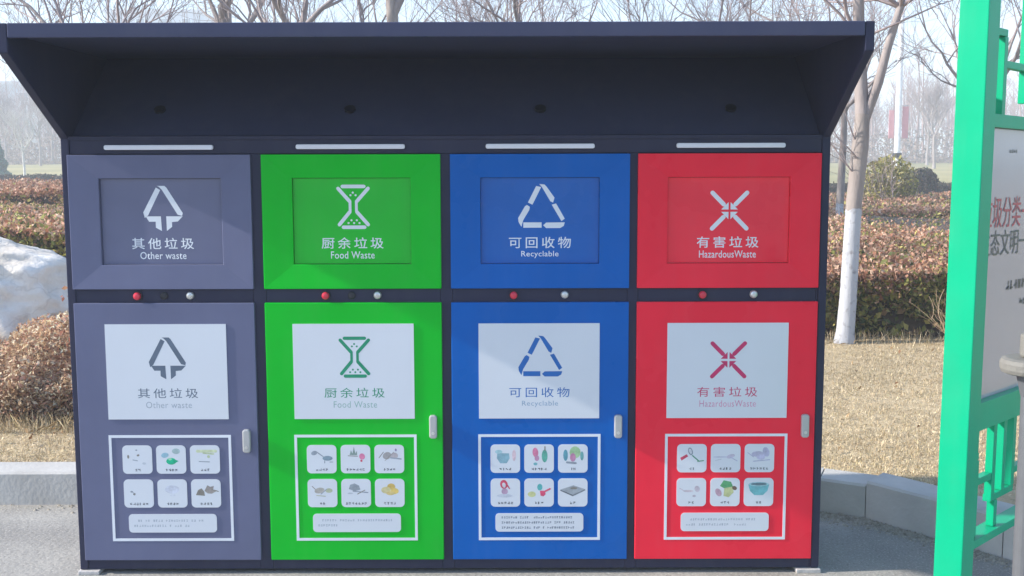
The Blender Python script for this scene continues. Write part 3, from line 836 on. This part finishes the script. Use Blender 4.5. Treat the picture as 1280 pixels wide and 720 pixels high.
# ------------------------------------------------------------------ the waste sorting cabinet
KX0, KX1 = -1.408, 0.996
KC = (KX0 + KX1) / 2
kiosk = empty('waste_sorting_cabinet', (KC, 0, 0), 'large charcoal waste sorting cabinet with four coloured bin compartments under a hood', 'waste cabinet')
def lx(x): return x - KC
x0, x1 = lx(KX0), lx(KX1)
T = .026
prof = [(-.40, 1.712), (-.40, 1.632), (0.0, 1.405), (0.0, .014), (.48, .014), (.48, 1.712)]
for s_ in (0, 1):
    k = MB(); a = x0 if s_ == 0 else x1 - T
    k.prism_x(prof, a, a + T, M['frame']); k.build('side_panel', kiosk, bevel=.003)
k = MB(); k.box(x0 + T + .001, x1 - T - .001, -.384, .48, 1.684, 1.708, M['frame_in']); k.build('roof', kiosk)
k = MB(); k.prism_y([(x0 + T + .001, 1.672), (x1 - T - .001, 1.672), (x1 - T - .001, 1.712), (x0 + T + .001, 1.712)], -.402, -.386, M['frame_in']); k.build('fascia', kiosk, bevel=.003)
k = MB(); k.prism_x([(.03, 1.415), (.045, 1.405), (.385, 1.680), (.37, 1.683)], x0 + T + .001, x1 - T - .001, M['frame_in']); k.build('hood_panel', kiosk)
k = MB(); k.box(x0 + T + .001, x1 - T - .001, .464, .479, .015, 1.683, M['frame']); k.build('back_panel', kiosk)
k = MB(); k.box(x0 + T + .001, x1 - T - .001, .03, .463, .016, .03, M['frame']); k.build('floor_panel', kiosk)
for px_ in (-1.134, -.521, .093, .707):
    k = MB(); c = Vector((lx(px_), .135, 1.496)); ax = Vector((0, -.28, .34)).normalized() * -1
    nrm = Vector((0, -.275, .34)).normalized()
    nrm = Vector((0, -.629, .777)) if False else Vector((0, -.629, -.777))
    # nose of a round speaker grille on the sloping hood panel
    zc = 1.415 + (.135 - .03) / .34 * .268
    nn = Vector((0, -.268, .34)).normalized()
    k.cyl((lx(px_), .135, zc - .002), -nn if nn.z < 0 else Vector((0, -.62, .785)), .018, .010, M['dark'], 20); k.build('sensor', kiosk)

DOORS = [('grey', -1.388, -.816), ('green', -.783, -.223), ('blue', -.193, .370), ('red', .395, .968)]
fz0, fz1 = .014, 1.405
FY = .004
k = MB()
# uprights
ups = [(x0 + T + .001, lx(-1.388) + .004)]
for a, b in zip(DOORS[:-1], DOORS[1:]): ups.append((lx(a[2]) - .004, lx(b[1]) + .004))
ups.append((lx(.968) - .004, x1 - T - .001))
for a, b in ups:
    if b > a: k.box(a, b, FY, FY + .05, fz0, 1.357, M['frame'])
k.box(x0 + T + .001, x1 - T - .001, FY, FY + .05, 1.3575, fz1, M['frame'])
for (a, b), (c, d) in zip(ups[:-1], ups[1:]):
    k.box(b + .0005, c - .0005, FY + .001, FY + .045, .887, .932, M['frame'])
    k.box(b + .0005, c - .0005, FY + .001, FY + .045, fz0, .050, M['frame'])
k.build('front_frame', kiosk, bevel=.0015)
k = MB(); k.box(x0 + T + .001, x1 - T - .001, -.004, .003, 1.402, 1.412, M['frame']); k.build('header_lip', kiosk)
# black liner behind the door gaps
k = MB(); k.box(x0 + T + .002, x1 - T - .002, .056, .062, .031, 1.40, M['dark']); k.build('inner_liner', kiosk)

U = 1 / 1600.0     # one unit of the enlarged drawings in metres
def symbol(kind, y, m, s, parent, name='symbol', cx=0, cz=0):
    k = MB()
    def P(l, ox, oz): return [((a - ox) * U * s + cx, (oz - b) * U * s + cz) for a, b in l]
    if kind == 'other':
        o = (817, 310)
        for pl in ([(785, 207), (806, 220), (741, 347), (724, 360), (717, 332)], [(790, 199), (828, 199), (838, 208), (916, 336), (912, 350), (890, 344), (814, 218), (800, 204)],
                   [(728, 352), (805, 352), (808, 426), (778, 409), (778, 379), (745, 379)], [(832, 352), (915, 352), (890, 378), (860, 381), (860, 405), (833, 426)]):
            k.flat(P(pl, *o)[::-1], y, m)
    if kind == 'food':
        o = (471, 312)
        def st(a, b, w): k.stroke(P([a], *o)[0], P([b], *o)[0], w * U * s, y - .00003 * len(k.f), m)
        st((418, 208), (526, 208), 18); st((396, 218), (452, 282), 18); st((547, 218), (490, 282), 18); st((455, 282), (455, 335), 14); st((487, 282), (487, 335), 14)
        st((453, 336), (400, 400), 18); st((489, 336), (545, 400), 18); st((420, 413), (527, 413), 18)
        for dx_, dz_ in ((470, 239), (458, 252), (484, 252), (446, 392), (461, 378), (474, 392), (488, 378), (501, 392)):
            k.ell(*P([(dx_, dz_)], *o)[0], 5.5 * U * s, 5.5 * U * s, y, m, n=8)
    if kind == 'recycle':
        o = (138, 308)
        for pl in ([(113, 207), (138, 213), (94, 301), (71, 290)], [(128, 197), (155, 200), (166, 212), (205, 266), (198, 291), (184, 284), (142, 213)], [(191, 301), (213, 295), (257, 372), (240, 384)],
                   [(148, 405), (163, 391), (257, 390), (252, 408), (234, 419), (163, 419)], [(48, 390), (140, 390), (140, 417), (48, 417)], [(56, 309), (66, 302), (81, 312), (78, 328), (48, 378), (38, 412), (24, 388), (22, 368)]):
            k.flat(P(pl, *o)[::-1], y, m)
    if kind == 'hazard':
        o = (1086, 340)
        for sx, sz in ((-1, -1), (1, -1), (-1, 1), (1, 1)):
            def q(a, b): return P([(1086 + sx * a, 340 + sz * b)], *o)[0]
            k.stroke(q(87, 90), q(30, 32), 22 * U * s, y, m)
            pl = [q(5, 6), q(5, 43), q(42, 6)]
            if sx * sz > 0: pl = pl[::-1]
            k.flat(pl, y - .00005, m)
    return k.build(name, parent)

def glyph_row(k, cx, cz, n, w, h, y, m, rd_, gap=1.25):
    """tiny illegible caption strokes"""
    for i in range(n):
        gx = cx + (i - (n - 1) / 2) * w * gap
        for j in range(3):
            if rd_.random() < .5: k.stroke((gx - w * .4, cz + rd_.uniform(-.4, .4) * h), (gx + w * .4, cz + rd_.uniform(-.4, .4) * h), h * .17, y, m, False)
            else: 
                a = rd_.uniform(-.35, .35) * w; k.stroke((gx + a, cz - h * .45), (gx + a, cz + h * .45), h * .17, y, m, False)
TEAL, PINK, GRN, YEL, GRY, BRN, RED_, LIL = (0.16, 0.42, 0.46), (0.66, 0.2, 0.34), (0.08, 0.36, 0.2), (0.66, 0.52, 0.2), (0.28, 0.32, 0.37), (0.24, 0.22, 0.19), (0.6, 0.06, 0.12), (0.42, 0.42, 0.58)
PALE = (0.50, 0.54, 0.60)
# shapes: ('e', x, z, rx, rz, colour, rot) ('p', [pts], colour) ('s', x, z, x2, z2, w, colour) in units where the card is 2 x 2
CARDS = {
 'grey': [
  [('e', -.62, .12, .07, .13, BRN, 0), ('e', .06, .22, .10, .07, BRN, .3), ('e', -.05, .58, .07, .05, GRY, 0), ('s', -.3, -.1, .0, -.16, .06, GRY), ('e', .45, -.35, .12, .08, PALE, 0)],
  [('e', -.42, .22, .26, .18, (0.3, 0.5, 0.6), .2), ('e', .35, .5, .28, .2, (0.38, 0.5, 0.5), 0), ('e', .0, -.2, .34, .24, (0.0, 0.48, 0.25), 0), ('p', [(.1, -.02), (.5, -.18), (.2, -.38)], (0.0, 0.4, 0.2)), ('e', -.08, -.05, .12, .09, (0.3, 0.65, 0.4), 0)],
  [('s', -.5, .5, .75, .5, .2, (0.6, 0.66, 0.42)), ('s', -.1, .36, .6, .3, .1, (0.5, 0.58, 0.35)), ('e', .25, .12, .1, .1, (0.45, 0.52, 0.3), 0), ('s', -.4, -.22, .3, -.25, .06, GRY)],
  [('e', -.48, .05, .09, .06, GRY, 0), ('e', -.3, -.12, .09, .08, BRN, .7), ('s', -.4, .0, -.28, -.1, .04, GRY)],
  [('e', 0, .2, .5, .3, (0.60, 0.63, 0.72), 0), ('e', 0, -.2, .2, .08, (0.62, 0.65, 0.72), 0)],
  [('p', [(-.7, -.2), (-.55, .15), (-.3, .28), (-.12, .05), (-.08, -.25)], BRN), ('p', [(-.1, .1), (.1, .5), (.3, .38), (.55, .45), (.5, .2), (.8, .12), (.4, -.1), (.1, -.08)], (0.3, 0.27, 0.25)), ('s', .4, .2, .85, .05, .06, BRN)]],
 'green': [
  [('e', -.5, .35, .22, .15, GRY, .3), ('s', -.3, .4, .1, .1, .07, GRY), ('e', .4, -.02, .35, .17, (0.2, 0.28, 0.34), 0), ('s', .2, -.2, .2, -.35, .06, GRY), ('s', .55, -.28, .75, -.28, .05, GRY)],
  [('p', [(-.4, .2), (-.3, .55), (-.2, .3), (-.1, .8), (.0, .3), (.1, .5), (.12, .2)], (0.24, 0.33, 0.3)), ('e', .45, .1, .2, .22, PINK, .3), ('e', .4, -.2, .08, .08, RED_, 0), ('s', -.5, .15, .15, .12, .05, BRN)],
  [('s', -.7, .0, -.4, .4, .05, BRN), ('e', -.15, .15, .3, .25, (0.38, 0.36, 0.36), .4), ('e', .35, .15, .25, .22, (0.45, 0.4, 0.42), 0), ('s', .1, .0, .8, -.08, .09, GRY), ('e', .45, .55, .07, .1, (0.3, 0.25, 0.4), 0), ('s', -.3, -.2, .3, .4, .03, BRN)],
  [('s', -.7, .4, -.4, .1, .05, BRN), ('e', -.2, .1, .35, .2, (0.45, 0.42, 0.38), .2), ('e', .45, .1, .25, .16, (0.42, 0.45, 0.3), 0), ('s', -.1, -.15, .3, .2, .06, GRY), ('s', -.4, -.25, .2, -.3, .05, (0.4, 0.42, 0.25))],
  [('p', [(-.5, .2), (-.4, .5), (-.1, .6), (.2, .45), (.3, .15), (-.1, .05)], (0.30, 0.34, 0.38)), ('s', -.2, .05, .8, -.05, .08, GRY), ('s', .1, -.15, .6, .12, .06, BRN), ('e', -.4, -.1, .2, .05, PALE, 0)],
  [('e', .1, .35, .28, .24, (0.66, 0.46, 0.12), 0), ('e', .3, .05, .32, .22, (0.7, 0.52, 0.14), 0), ('e', -.25, .12, .34, .24, (0.66, 0.58, 0.3), 0), ('e', .05, -.1, .3, .14, (0.64, 0.5, 0.2), 0)]],
 'blue': [
  [('p', [(-.55, .3), (.25, .3), (.3, -.05), (.1, -.4), (-.35, -.4), (-.58, -.05)], (0.24, 0.42, 0.5)), ('e', -.45, .4, .25, .14, (0.35, 0.55, 0.6), 0), ('e', .6, .15, .13, .4, (0.66, 0.5, 0.55), 0)],
  [('e', -.25, .35, .2, .34, PINK, .1), ('e', -.15, -.05, .16, .2, (0.5, 0.25, 0.4), 0), ('e', .38, .1, .2, .45, (0.1, 0.38, 0.3), 0), ('s', .4, .5, .4, .75, .08, BRN), ('e', -.25, -.45, .14, .1, TEAL, 0)],
  [('e', .15, .35, .38, .42, (0.35, 0.55, 0.3), 0), ('e', -.5, .15, .16, .4, (0.12, 0.34, 0.42), 0), ('e', .0, .0, .2, .3, (0.5, 0.22, 0.36), 0), ('e', .62, .1, .12, .32, (0.14, 0.36, 0.36), 0), ('s', -.4, -.35, .2, -.4, .14, GRY)],
  [('e', -.1, .5, .26, .32, RED_, .2), ('e', -.1, .45, .12, .18, (0.7, 0.7, 0.75), .2), ('e', -.05, .0, .22, .22, (0.45, 0.3, 0.42), 0), ('e', -.05, -.3, .55, .12, (0.55, 0.58, 0.66), 0), ('s', .1, .5, .28, .2, .08, RED_)],
  [('e', -.5, -.2, .28, .2, (0.6, 0.62, 0.3), 0), ('e', .05, .3, .18, .24, (0.1, 0.45, 0.45), 0), ('p', [(.05, .05), (.4, .05), (.45, -.2), (.3, -.35), (.1, -.3)], (0.68, 0.07, 0.16)), ('s', .4, .0, .75, .18, .12, (0.65, 0.08, 0.14))],
  [('p', [(-.85, .12), (.0, -.25), (.85, .15), (.05, .42)], (0.34, 0.37, 0.40)), ('p', [(-.85, .12), (-.85, .04), (.0, -.35), (.0, -.25)], (0.12, 0.14, 0.16)), ('p', [(.0, -.25), (.0, -.35), (.85, .06), (.85, .15)], (0.18, 0.2, 0.22)), ('e', .08, .22, .25, .08, BRN, 0)]],
 'red': [
  [('p', [(-.8, -.05), (-.35, .2), (-.25, .05), (-.7, -.25)], RED_), ('e', -.1, .4, .16, .28, GRY, .3), ('e', -.1, .4, .09, .18, (0.7, 0.7, 0.75), .3), ('s', .05, .1, .5, -.3, .08, (0.06, 0.25, 0.14)), ('s', .4, -.3, .8, -.25, .07, (0.1, 0.32, 0.18))],
  [('s', -.8, -.0, .2, .0, .05, LIL), ('e', .35, .05, .3, .14, (0.5, 0.46, 0.56), .3), ('s', -.7, -.25, -.3, -.15, .04, PALE), ('s', .3, .0, .8, -.28, .05, LIL)],
  [('e', -.1, .2, .45, .2, (0.48, 0.46, 0.6), 0), ('e', .45, .35, .22, .35, (0.45, 0.44, 0.6), .3), ('s', -.8, .3, -.4, .0, .05, LIL), ('s', -.4, -.3, .7, -.2, .06, LIL), ('e', .1, .0, .3, .2, (0.52, 0.5, 0.66), 0)],
  [('s', -.8, .2, -.4, -.05, .05, (0.55, 0.45, 0.5)), ('e', -.2, .0, .35, .08, (0.58, 0.5, 0.55), 0), ('e', .4, .15, .18, .22, (0.5, 0.44, 0.5), .3), ('e', .2, -.35, .12, .08, (0.5, 0.45, 0.52), 0)],
  [('p', [(-.35, .35), (-.1, .75), (.4, .65), (.55, .3), (.0, .15)], (0.1, 0.36, 0.16)), ('p', [(-.05, .2), (.5, .3), (.6, -.1), (.25, -.45), (-.1, -.35)], (0.48, 0.52, 0.26)), ('e', .65, .2, .17, .14, (0.14, 0.09, 0.06), -.5), ('e', -.45, -.1, .2, .3, (0.52, 0.34, 0.42), .5)],
  [('p', [(-.72, .45), (.72, .45), (.6, .0), (.3, -.3), (-.3, -.3), (-.6, .0)], (0.16, 0.46, 0.5)), ('e', 0, .47, .70, .16, (0.34, 0.56, 0.6), 0), ('e', 0, .48, .55, .09, (0.12, 0.2, 0.24), 0)]]}
CAP = {'grey': (2, 4, 3, 6, 4, 4), 'green': (4, 6, 4, 2, 7, 4), 'blue': (4, 5, 2, 5, 3, 2), 'red': (2, 4, 6, 2, 3, 2)}
ZH = {'grey': '其他垃圾', 'green': '厨余垃圾', 'blue': '可回收物', 'red': '有害垃圾'}
EN = {'grey': 'Other waste', 'green': 'Food Waste', 'blue': 'Recyclable', 'red': 'HazardousWaste'}
SY = {'grey': 'other', 'green': 'food', 'blue': 'recycle', 'red': 'hazard'}
WORD = {'grey': 'slate grey', 'green': 'bright green', 'blue': 'deep blue', 'red': 'bright red'}
GEN = {'grey': 'other waste', 'green': 'food waste', 'blue': 'recyclable', 'red': 'hazardous waste'}

for key, xa, xb in DOORS:
    w = xb - xa; pm = M[key]; cx0 = lx((xa + xb) / 2)
    rd_ = random.Random(key)
    # ---- upper door: picture-frame sheet around a recessed panel
    z0_, z1_ = .933, 1.3555; H2 = (z1_ - z0_) / 2; cz0 = (z0_ + z1_) / 2
    rx, rt, rb = w / 2 - .095, H2 - .074, H2 - .078
    k = MB()
    o4 = [(-w / 2, -H2), (w / 2, -H2), (w / 2, H2), (-w / 2, H2)]
    i4 = [(-rx, -rb), (rx, -rb), (rx, rt), (-rx, rt)]
    yo, yi, yr, yb = -.008, -.003, .011, .02
    vs_ = [(x, yo, z) for x, z in o4] + [(x, yi, z) for x, z in i4] + [(x, yr, z) for x, z in i4] + [(x, yb, z) for x, z in o4] + [(x, yb, z) for x, z in i4]
    fs = []
    for i in range(4):
        j = (i + 1) % 4
        fs += [(i, j, 4 + j, 4 + i), (4 + i, 4 + j, 8 + j, 8 + i), (12 + i, 12 + j, j, i), (12 + j, 12 + i, 16 + i, 16 + j), (8 + i, 8 + j, 16 + j, 16 + i)]
    k.add(vs_, fs, pm)
    ud = k.build('upper_door', kiosk, (cx0, 0, cz0), bevel=.002, label=WORD[key] + ' upper flap door for ' + GEN[key])
    k = MB(); k.box(-rx + .001, rx - .001, .009, .016, -rb + .001, rt - .001, M[key + '_gloss']); k.build('recessed_panel', ud)
    dzs = {'grey': 1.189, 'green': 1.190, 'blue': 1.192, 'red': 1.176}[key] - cz0
    ty = .0088
    symbol(SY[key], ty, M['white_print'], 1.0, ud, cx=.004, cz=dzs)
    text_obj('lettering', ZH[key], .196, .036, .0, 1.077 - cz0, ty, M['white_print'], ud, bold=.008, gap=1.38)
    text_obj('lettering', EN[key], {'grey': .146, 'green': .138, 'blue': .118, 'red': .18}[key], .023, .0, 1.039 - cz0, ty, M['white_print'], ud, bold=.006, gap=1.05)
    # ---- lower door
    z0_, z1_ = .048, .889; H2 = (z1_ - z0_) / 2; cz0 = (z0_ + z1_) / 2
    k = MB(); k.box(-w / 2, w / 2, -.008, .02, -H2, H2, pm)
    ld = k.build('lower_door', kiosk, (cx0, 0, cz0), bevel=.002, label=WORD[key] + ' lower door with white ' + GEN[key] + ' sign and picture cards')
    im = M[key + '_ink']; sm = M['soft_' + key]
    dx_ = {'grey': .004, 'green': .000, 'blue': -.002, 'red': .004}[key]
    k = MB(); k.box(dx_ - .193, dx_ + .191, -.0105, -.008, .515 - cz0, .822 - cz0, M['plate']); k.build('sign_plate', ld)
    ty = -.01062
    symbol(SY[key], ty, im, .95, ld, cx=dx_ + .002, cz={'grey': .714, 'green': .714, 'blue': .717, 'red': .703}[key] - cz0)
    text_obj('lettering', ZH[key], .192, .032, dx_, .600 - cz0, ty, im, ld, bold=.0, gap=1.38)
    text_obj('lettering', EN[key], {'grey': .146, 'green': .138, 'blue': .115, 'red': .18}[key], .021, dx_ + .002, .562 - cz0, ty, sm, ld, bold=-.004, gap=1.08)
    # info border
    k = MB(); a, b, c, d = dx_ - .196, dx_ + .196, .113 - cz0, .463 - cz0; bw = .0085
    for r_ in ((a, b, d - bw, d), (a, b, c, c + bw), (a, a + bw, c + bw, d - bw), (b - bw, b, c + bw, d - bw)):
        k.box(r_[0], r_[1], -.0092, -.008, r_[2], r_[3], M['white_print'])
    k.build('info_border', ld)
    for r in range(2):
        for c_ in range(3):
            i = r * 3 + c_
            ccx = dx_ + (c_ - 1) * .1085 + (.002 if key == 'grey' else -.001); ccz = (.383 if r == 0 else .271) - cz0
            k = MB(); k.prism_y(rounded(-.0475, .0475, -.0465, .0465, .014), -.0096, -.008, M['plate'])
            yy = -.00968
            for sh in CARDS[key][i]:
                s_ = .047
                def soft(c__): return tuple(max(0, .97 * v + .03 * p_ - .02) for v, p_ in zip(c__, (.66, .69, .74)))
                if sh[0] == 'e': k.ell(sh[1] * s_, sh[2] * s_ + .004, sh[3] * s_, sh[4] * s_, yy, ink(soft(sh[5])), sh[6])
                if sh[0] == 'p':
                    pl = [(p[0] * s_, p[1] * s_ + .004) for p in sh[1]]
                    ar = sum(pl[q][0] * pl[(q + 1) % len(pl)][1] - pl[(q + 1) % len(pl)][0] * pl[q][1] for q in range(len(pl)))
                    k.flat(pl if ar > 0 else pl[::-1], yy, ink(soft(sh[2])))
                if sh[0] == 's': k.stroke((sh[1] * s_, sh[2] * s_ + .004), (sh[3] * s_, sh[4] * s_ + .004), sh[5] * s_, yy, ink(soft(sh[6])))
                yy -= .00004
            glyph_row(k, 0, -.034, CAP[key][i], .0082, .0090, yy, M['dark_ink'], rd_)
            k.build('picture_card', ld, (ccx, 0, ccz))
    k = MB(); k.prism_y(rounded(-.142, .142, -.0305, .0305, .012), -.0096, -.008, M['plate'])
    rows = {'grey': (26, 24), 'green': (28, 8), 'blue': (32, 32, 32), 'red': (26, 24)}[key]
    for q, n_ in enumerate(rows):
        zc = (.009 - q * .017) if len(rows) == 2 else (.017 - q * .017)
        im_ = M['soft_grey'] if key != 'blue' else M['grey_ink']
        gw = .0074 if len(rows) == 3 else .0082
        for i in range(n_):
            if rd_.random() < .10: continue
            gx = (-.122 if len(rows) == 3 else (-.112 if q == 0 else -.125)) + i * gw
            for j in range(rd_.choice((2, 3, 3))):
                if rd_.random() < .5: k.stroke((gx, zc + (j - 1) * .0026), (gx + .0054, zc + (j - 1) * .0026), .0013, -.00968, im_, False)
                else: k.stroke((gx + .001 + j * .0017, zc - .0036), (gx + .001 + j * .0017, zc + .0036), .0013, -.00972, im_, False)
    k.build('note_card', ld, (dx_ + .0, 0, .172 - cz0))
    # handle
    hz = {'grey': .445, 'green': .490, 'blue': .490, 'red': .490}[key] - cz0
    hx = {'grey': -.850, 'green': -.253, 'blue': .338, 'red': .935}[key] - (xa + xb) / 2
    k = MB(); k.prism_y(rounded(hx - .0125, hx + .0125, hz - .038, hz + .038, .009), -.024, -.008, M['handle'])
    hd = k.build('handle', ld, bevel=.004)
    k = MB(); k.cyl((hx, -.0241, hz - .020), (0, -1, 0), .005, .002, M['steel'], 12); k.build('keyhole', hd)
    # light strip above
    sx0 = lx({'grey': -1.271, 'green': -.673, 'blue': -.081, 'red': .514}[key]); sz = 1.379 + {'grey': -.001, 'green': 0, 'blue': 0, 'red': .001}[key]
    k = MB(); k.prism_y(rounded(sx0, sx0 + .340, sz - .0075, sz + .0075, .006), -.008, FY, M['strip']); k.build('light_strip', kiosk, bevel=.002)
    # controls on the middle rail
    bx = lx({'grey': -1.186, 'green': -.590, 'blue': .005, 'red': .603}[key]); sxx = lx({'grey': -1.019, 'green': -.426, 'blue': .167, 'red': .765}[key])
    k = MB(); k.cyl((bx, FY, .911), (0, -1, 0), .0155, .005, M['dark'], 20); k.cyl((bx, FY - .005, .911), (0, -1, 0), .0118, .012, M['button'], 20, dome=True); k.build('push_button', kiosk, smooth=False)
    k = MB(); k.cyl((sxx, FY, .912), (0, -1, 0), .0125, .012, M['steel'], 20, dome=True); k.build('lock', kiosk)
    if key in ('grey', 'green'):
        k = MB(); k.cyl(((bx + sxx) / 2, FY, .911), (0, -1, 0), .012, .006, M['dark'], 20, dome=True); k.build('sensor', kiosk)
for a, b in ((x0 - .004, x0 + .065), (x1 - .075, x1 + .004)):
    for y_ in (-.012, .40):
        k = MB(); k.box(a, b, y_, y_ + .07, 0, .013, M['foot']); k.build('foot', kiosk, bevel=.002)
k = MB(); k.cyl((x1, .06, 1.295), (1, 0, 0), .018, .014, M['dark'], 12, dome=True); k.build('hinge_bolt', kiosk)

# ------------------------------------------------------------------ green notice board at the right
M['emerald'] = paint('emerald_paint', (0.0, 0.37, 0.185), 0.35, var=.05, dust=.03)
M['board'] = mat('notice_panel', (0.34, 0.345, 0.37), 0.2, var=.05, scale=1.5, coat=.5)
M['board_ink_red'] = mat('panel_red_ink', (0.40, 0.05, 0.07), .4)
M['board_ink'] = mat('panel_dark_ink', (0.05, 0.08, 0.07), .4)
ang = R(46)
sign = empty('notice_board', (1.247, -.52, 0), 'bright emerald metal notice board frame with lattice work at the right edge', 'notice board', rz=ang)
sign.rotation_euler = (0, R(.8), ang)
# local x runs along the board, local -y is its printed front
PW, WB = .08, .86
PT = 2.05
for a in (0, WB):
    k = MB(); k.box(a, a + PW, 0, PW, 0, PT, M['emerald']); k.build('post', sign, bevel=.003)
    k = MB(); k.box(a - .01, a + PW + .01, -.01, PW + .01, PT + .001, PT + .02, M['emerald']); k.build('post_cap', sign, bevel=.003)
yb0, yb1 = .022, .044
def bar(nm, a, b, c, d, y0=yb0, y1=yb1):
    k = MB(); k.box(a, b, y0, y1, c, d, M['emerald']); k.build(nm, sign, bevel=.0012)
e0, e1 = PW + .001, WB - .001
bar('rail', e0, e1, 1.915, 1.945, .012, .055)
bar('rail', e0, e1, 1.424, 1.460, .008, .060)
bar('rail', e0, e1, .575, .655, .008, .060)
bar('rail', e0, e1, .232, .256, .008, .060)
k = MB(); k.box(e0, e1, .030, .044, .656, 1.423, M['board']); pn = k.build('panel', sign)
Wd = e1 - e0
text_obj('lettering', '垃圾分类一小步', .072 * 6 + .065, .090, .10 + (.072 * 6 + .065) / 2, 1.188, .0285, M['board_ink_red'], pn)
text_obj('lettering', '生态文明一大步', .072 * 6 + .065, .074, .10 + (.072 * 6 + .065) / 2 - .005, 1.100, .0285, M['board_ink'], pn)
k = MB(); rd_ = random.Random(4)
glyph_row(k, .40, .972, 7, .024, .030, .0285, M['board_ink'], rd_); glyph_row(k, .47, .918, 5, .020, .026, .0285, M['board_ink'], rd_); glyph_row(k, .30, 1.362, 4, .012, .012, .0285, M['board_ink'], rd_)
k.build('small_print', pn)
# upper lattice
vb = .012
def vbar(u, z0, z1): bar('lattice_bar', u - vb, u + vb, z0, z1)
def hbar(u0, u1, z): bar('lattice_bar', u0, u1, z - .010, z + .010, yb0 + .002, yb1 + .003)
vbar(.192, 1.461, 1.676)
hbar(e0, .204, 1.687)
hbar(.2045, .35, 1.602); vbar(.355 + .008, 1.50, 1.80)
vbar(.47, 1.461, 1.72); vbar(.58, 1.50, 1.72); hbar(.376, .457, 1.60); hbar(.483, .568, 1.60); hbar(.593, .735, 1.602); vbar(.75, 1.461, 1.69); hbar(.738, e1, 1.702)
vbar(.60, 1.732, 1.914)
# lower lattice
vbar(.133, .257, .480); hbar(e0, .146, .492)
vbar(.258, .340, .574); vbar(.335, .357, .574); vbar(.410, .357, .574)
hbar(.247, .424, .346); hbar(.146, .245, .415); vbar(.285, .257, .335); hbar(.423, .52, .400)
vbar(.533, .357, .574); vbar(.608, .357, .574); vbar(.685, .340, .574); hbar(.520, .697, .346); vbar(.66, .257, .335); hbar(.698, .79, .415); vbar(.80, .257, .480); hbar(.788, e1, .492)

# ------------------------------------------------------------------ grey post with a pale cap, right edge
M['cap'] = mat('weathered_grey_plastic', (0.17, 0.163, 0.145), .7, scale=12, bump=.3)
M['post_grey'] = mat('galvanised_post', (0.12, 0.125, 0.135), .6, scale=10, metal=.3)
bp = empty('capped_post', (1.094, -1.22, 0), 'grey post with a rounded pale grey cap in front of the notice board', 'post')
k = MB(); k.cyl((0, 0, 0), (0, 0, 1), .024, .875, M['post_grey'], 24); k.build('post', bp)
k = MB(); k.cyl((0, 0, .888), (0, 0, 1), .068, .034, M['cap'], 32); cp_ = k.build('cap', bp, bevel=.011)
k = MB(); k.cyl((0, 0, .9225), (0, 0, 1), .030, .05, M['cap'], 24); k.build('knob', bp, bevel=.006)
k = MB(); k.cyl((0, 0, .84), (0, 0, 1), .025, .047, M['post_grey'], 24, .036); k.build('collar', bp)
k = MB(); k.cyl((0, 0, 0), (0, 0, 1), .075, .012, M['post_grey'], 24); k.build('base_plate', bp)

# ------------------------------------------------------------------ haze
hz = MB(); 
hm = bpy.data.materials.new('haze'); hm.use_nodes = True
hn, hl = hm.node_tree.nodes, hm.node_tree.links
for n_ in list(hn):
    if n_.type == 'BSDF_PRINCIPLED': hn.remove(n_)
pv = hn.new('ShaderNodeVolumePrincipled')
pv.inputs['Color'].default_value = (0.86, 0.925, 1.0, 1)
pv.inputs['Density'].default_value = 0.0042
pv.inputs['Anisotropy'].default_value = 0.0
hl.new(pv.outputs[0], hn['Material Output'].inputs['Volume'])
hz.box(-420, 420, -70, 510, -1.2, 31, hm)
tag(hz.build('haze'), 'thin pale winter haze', kind='stuff')
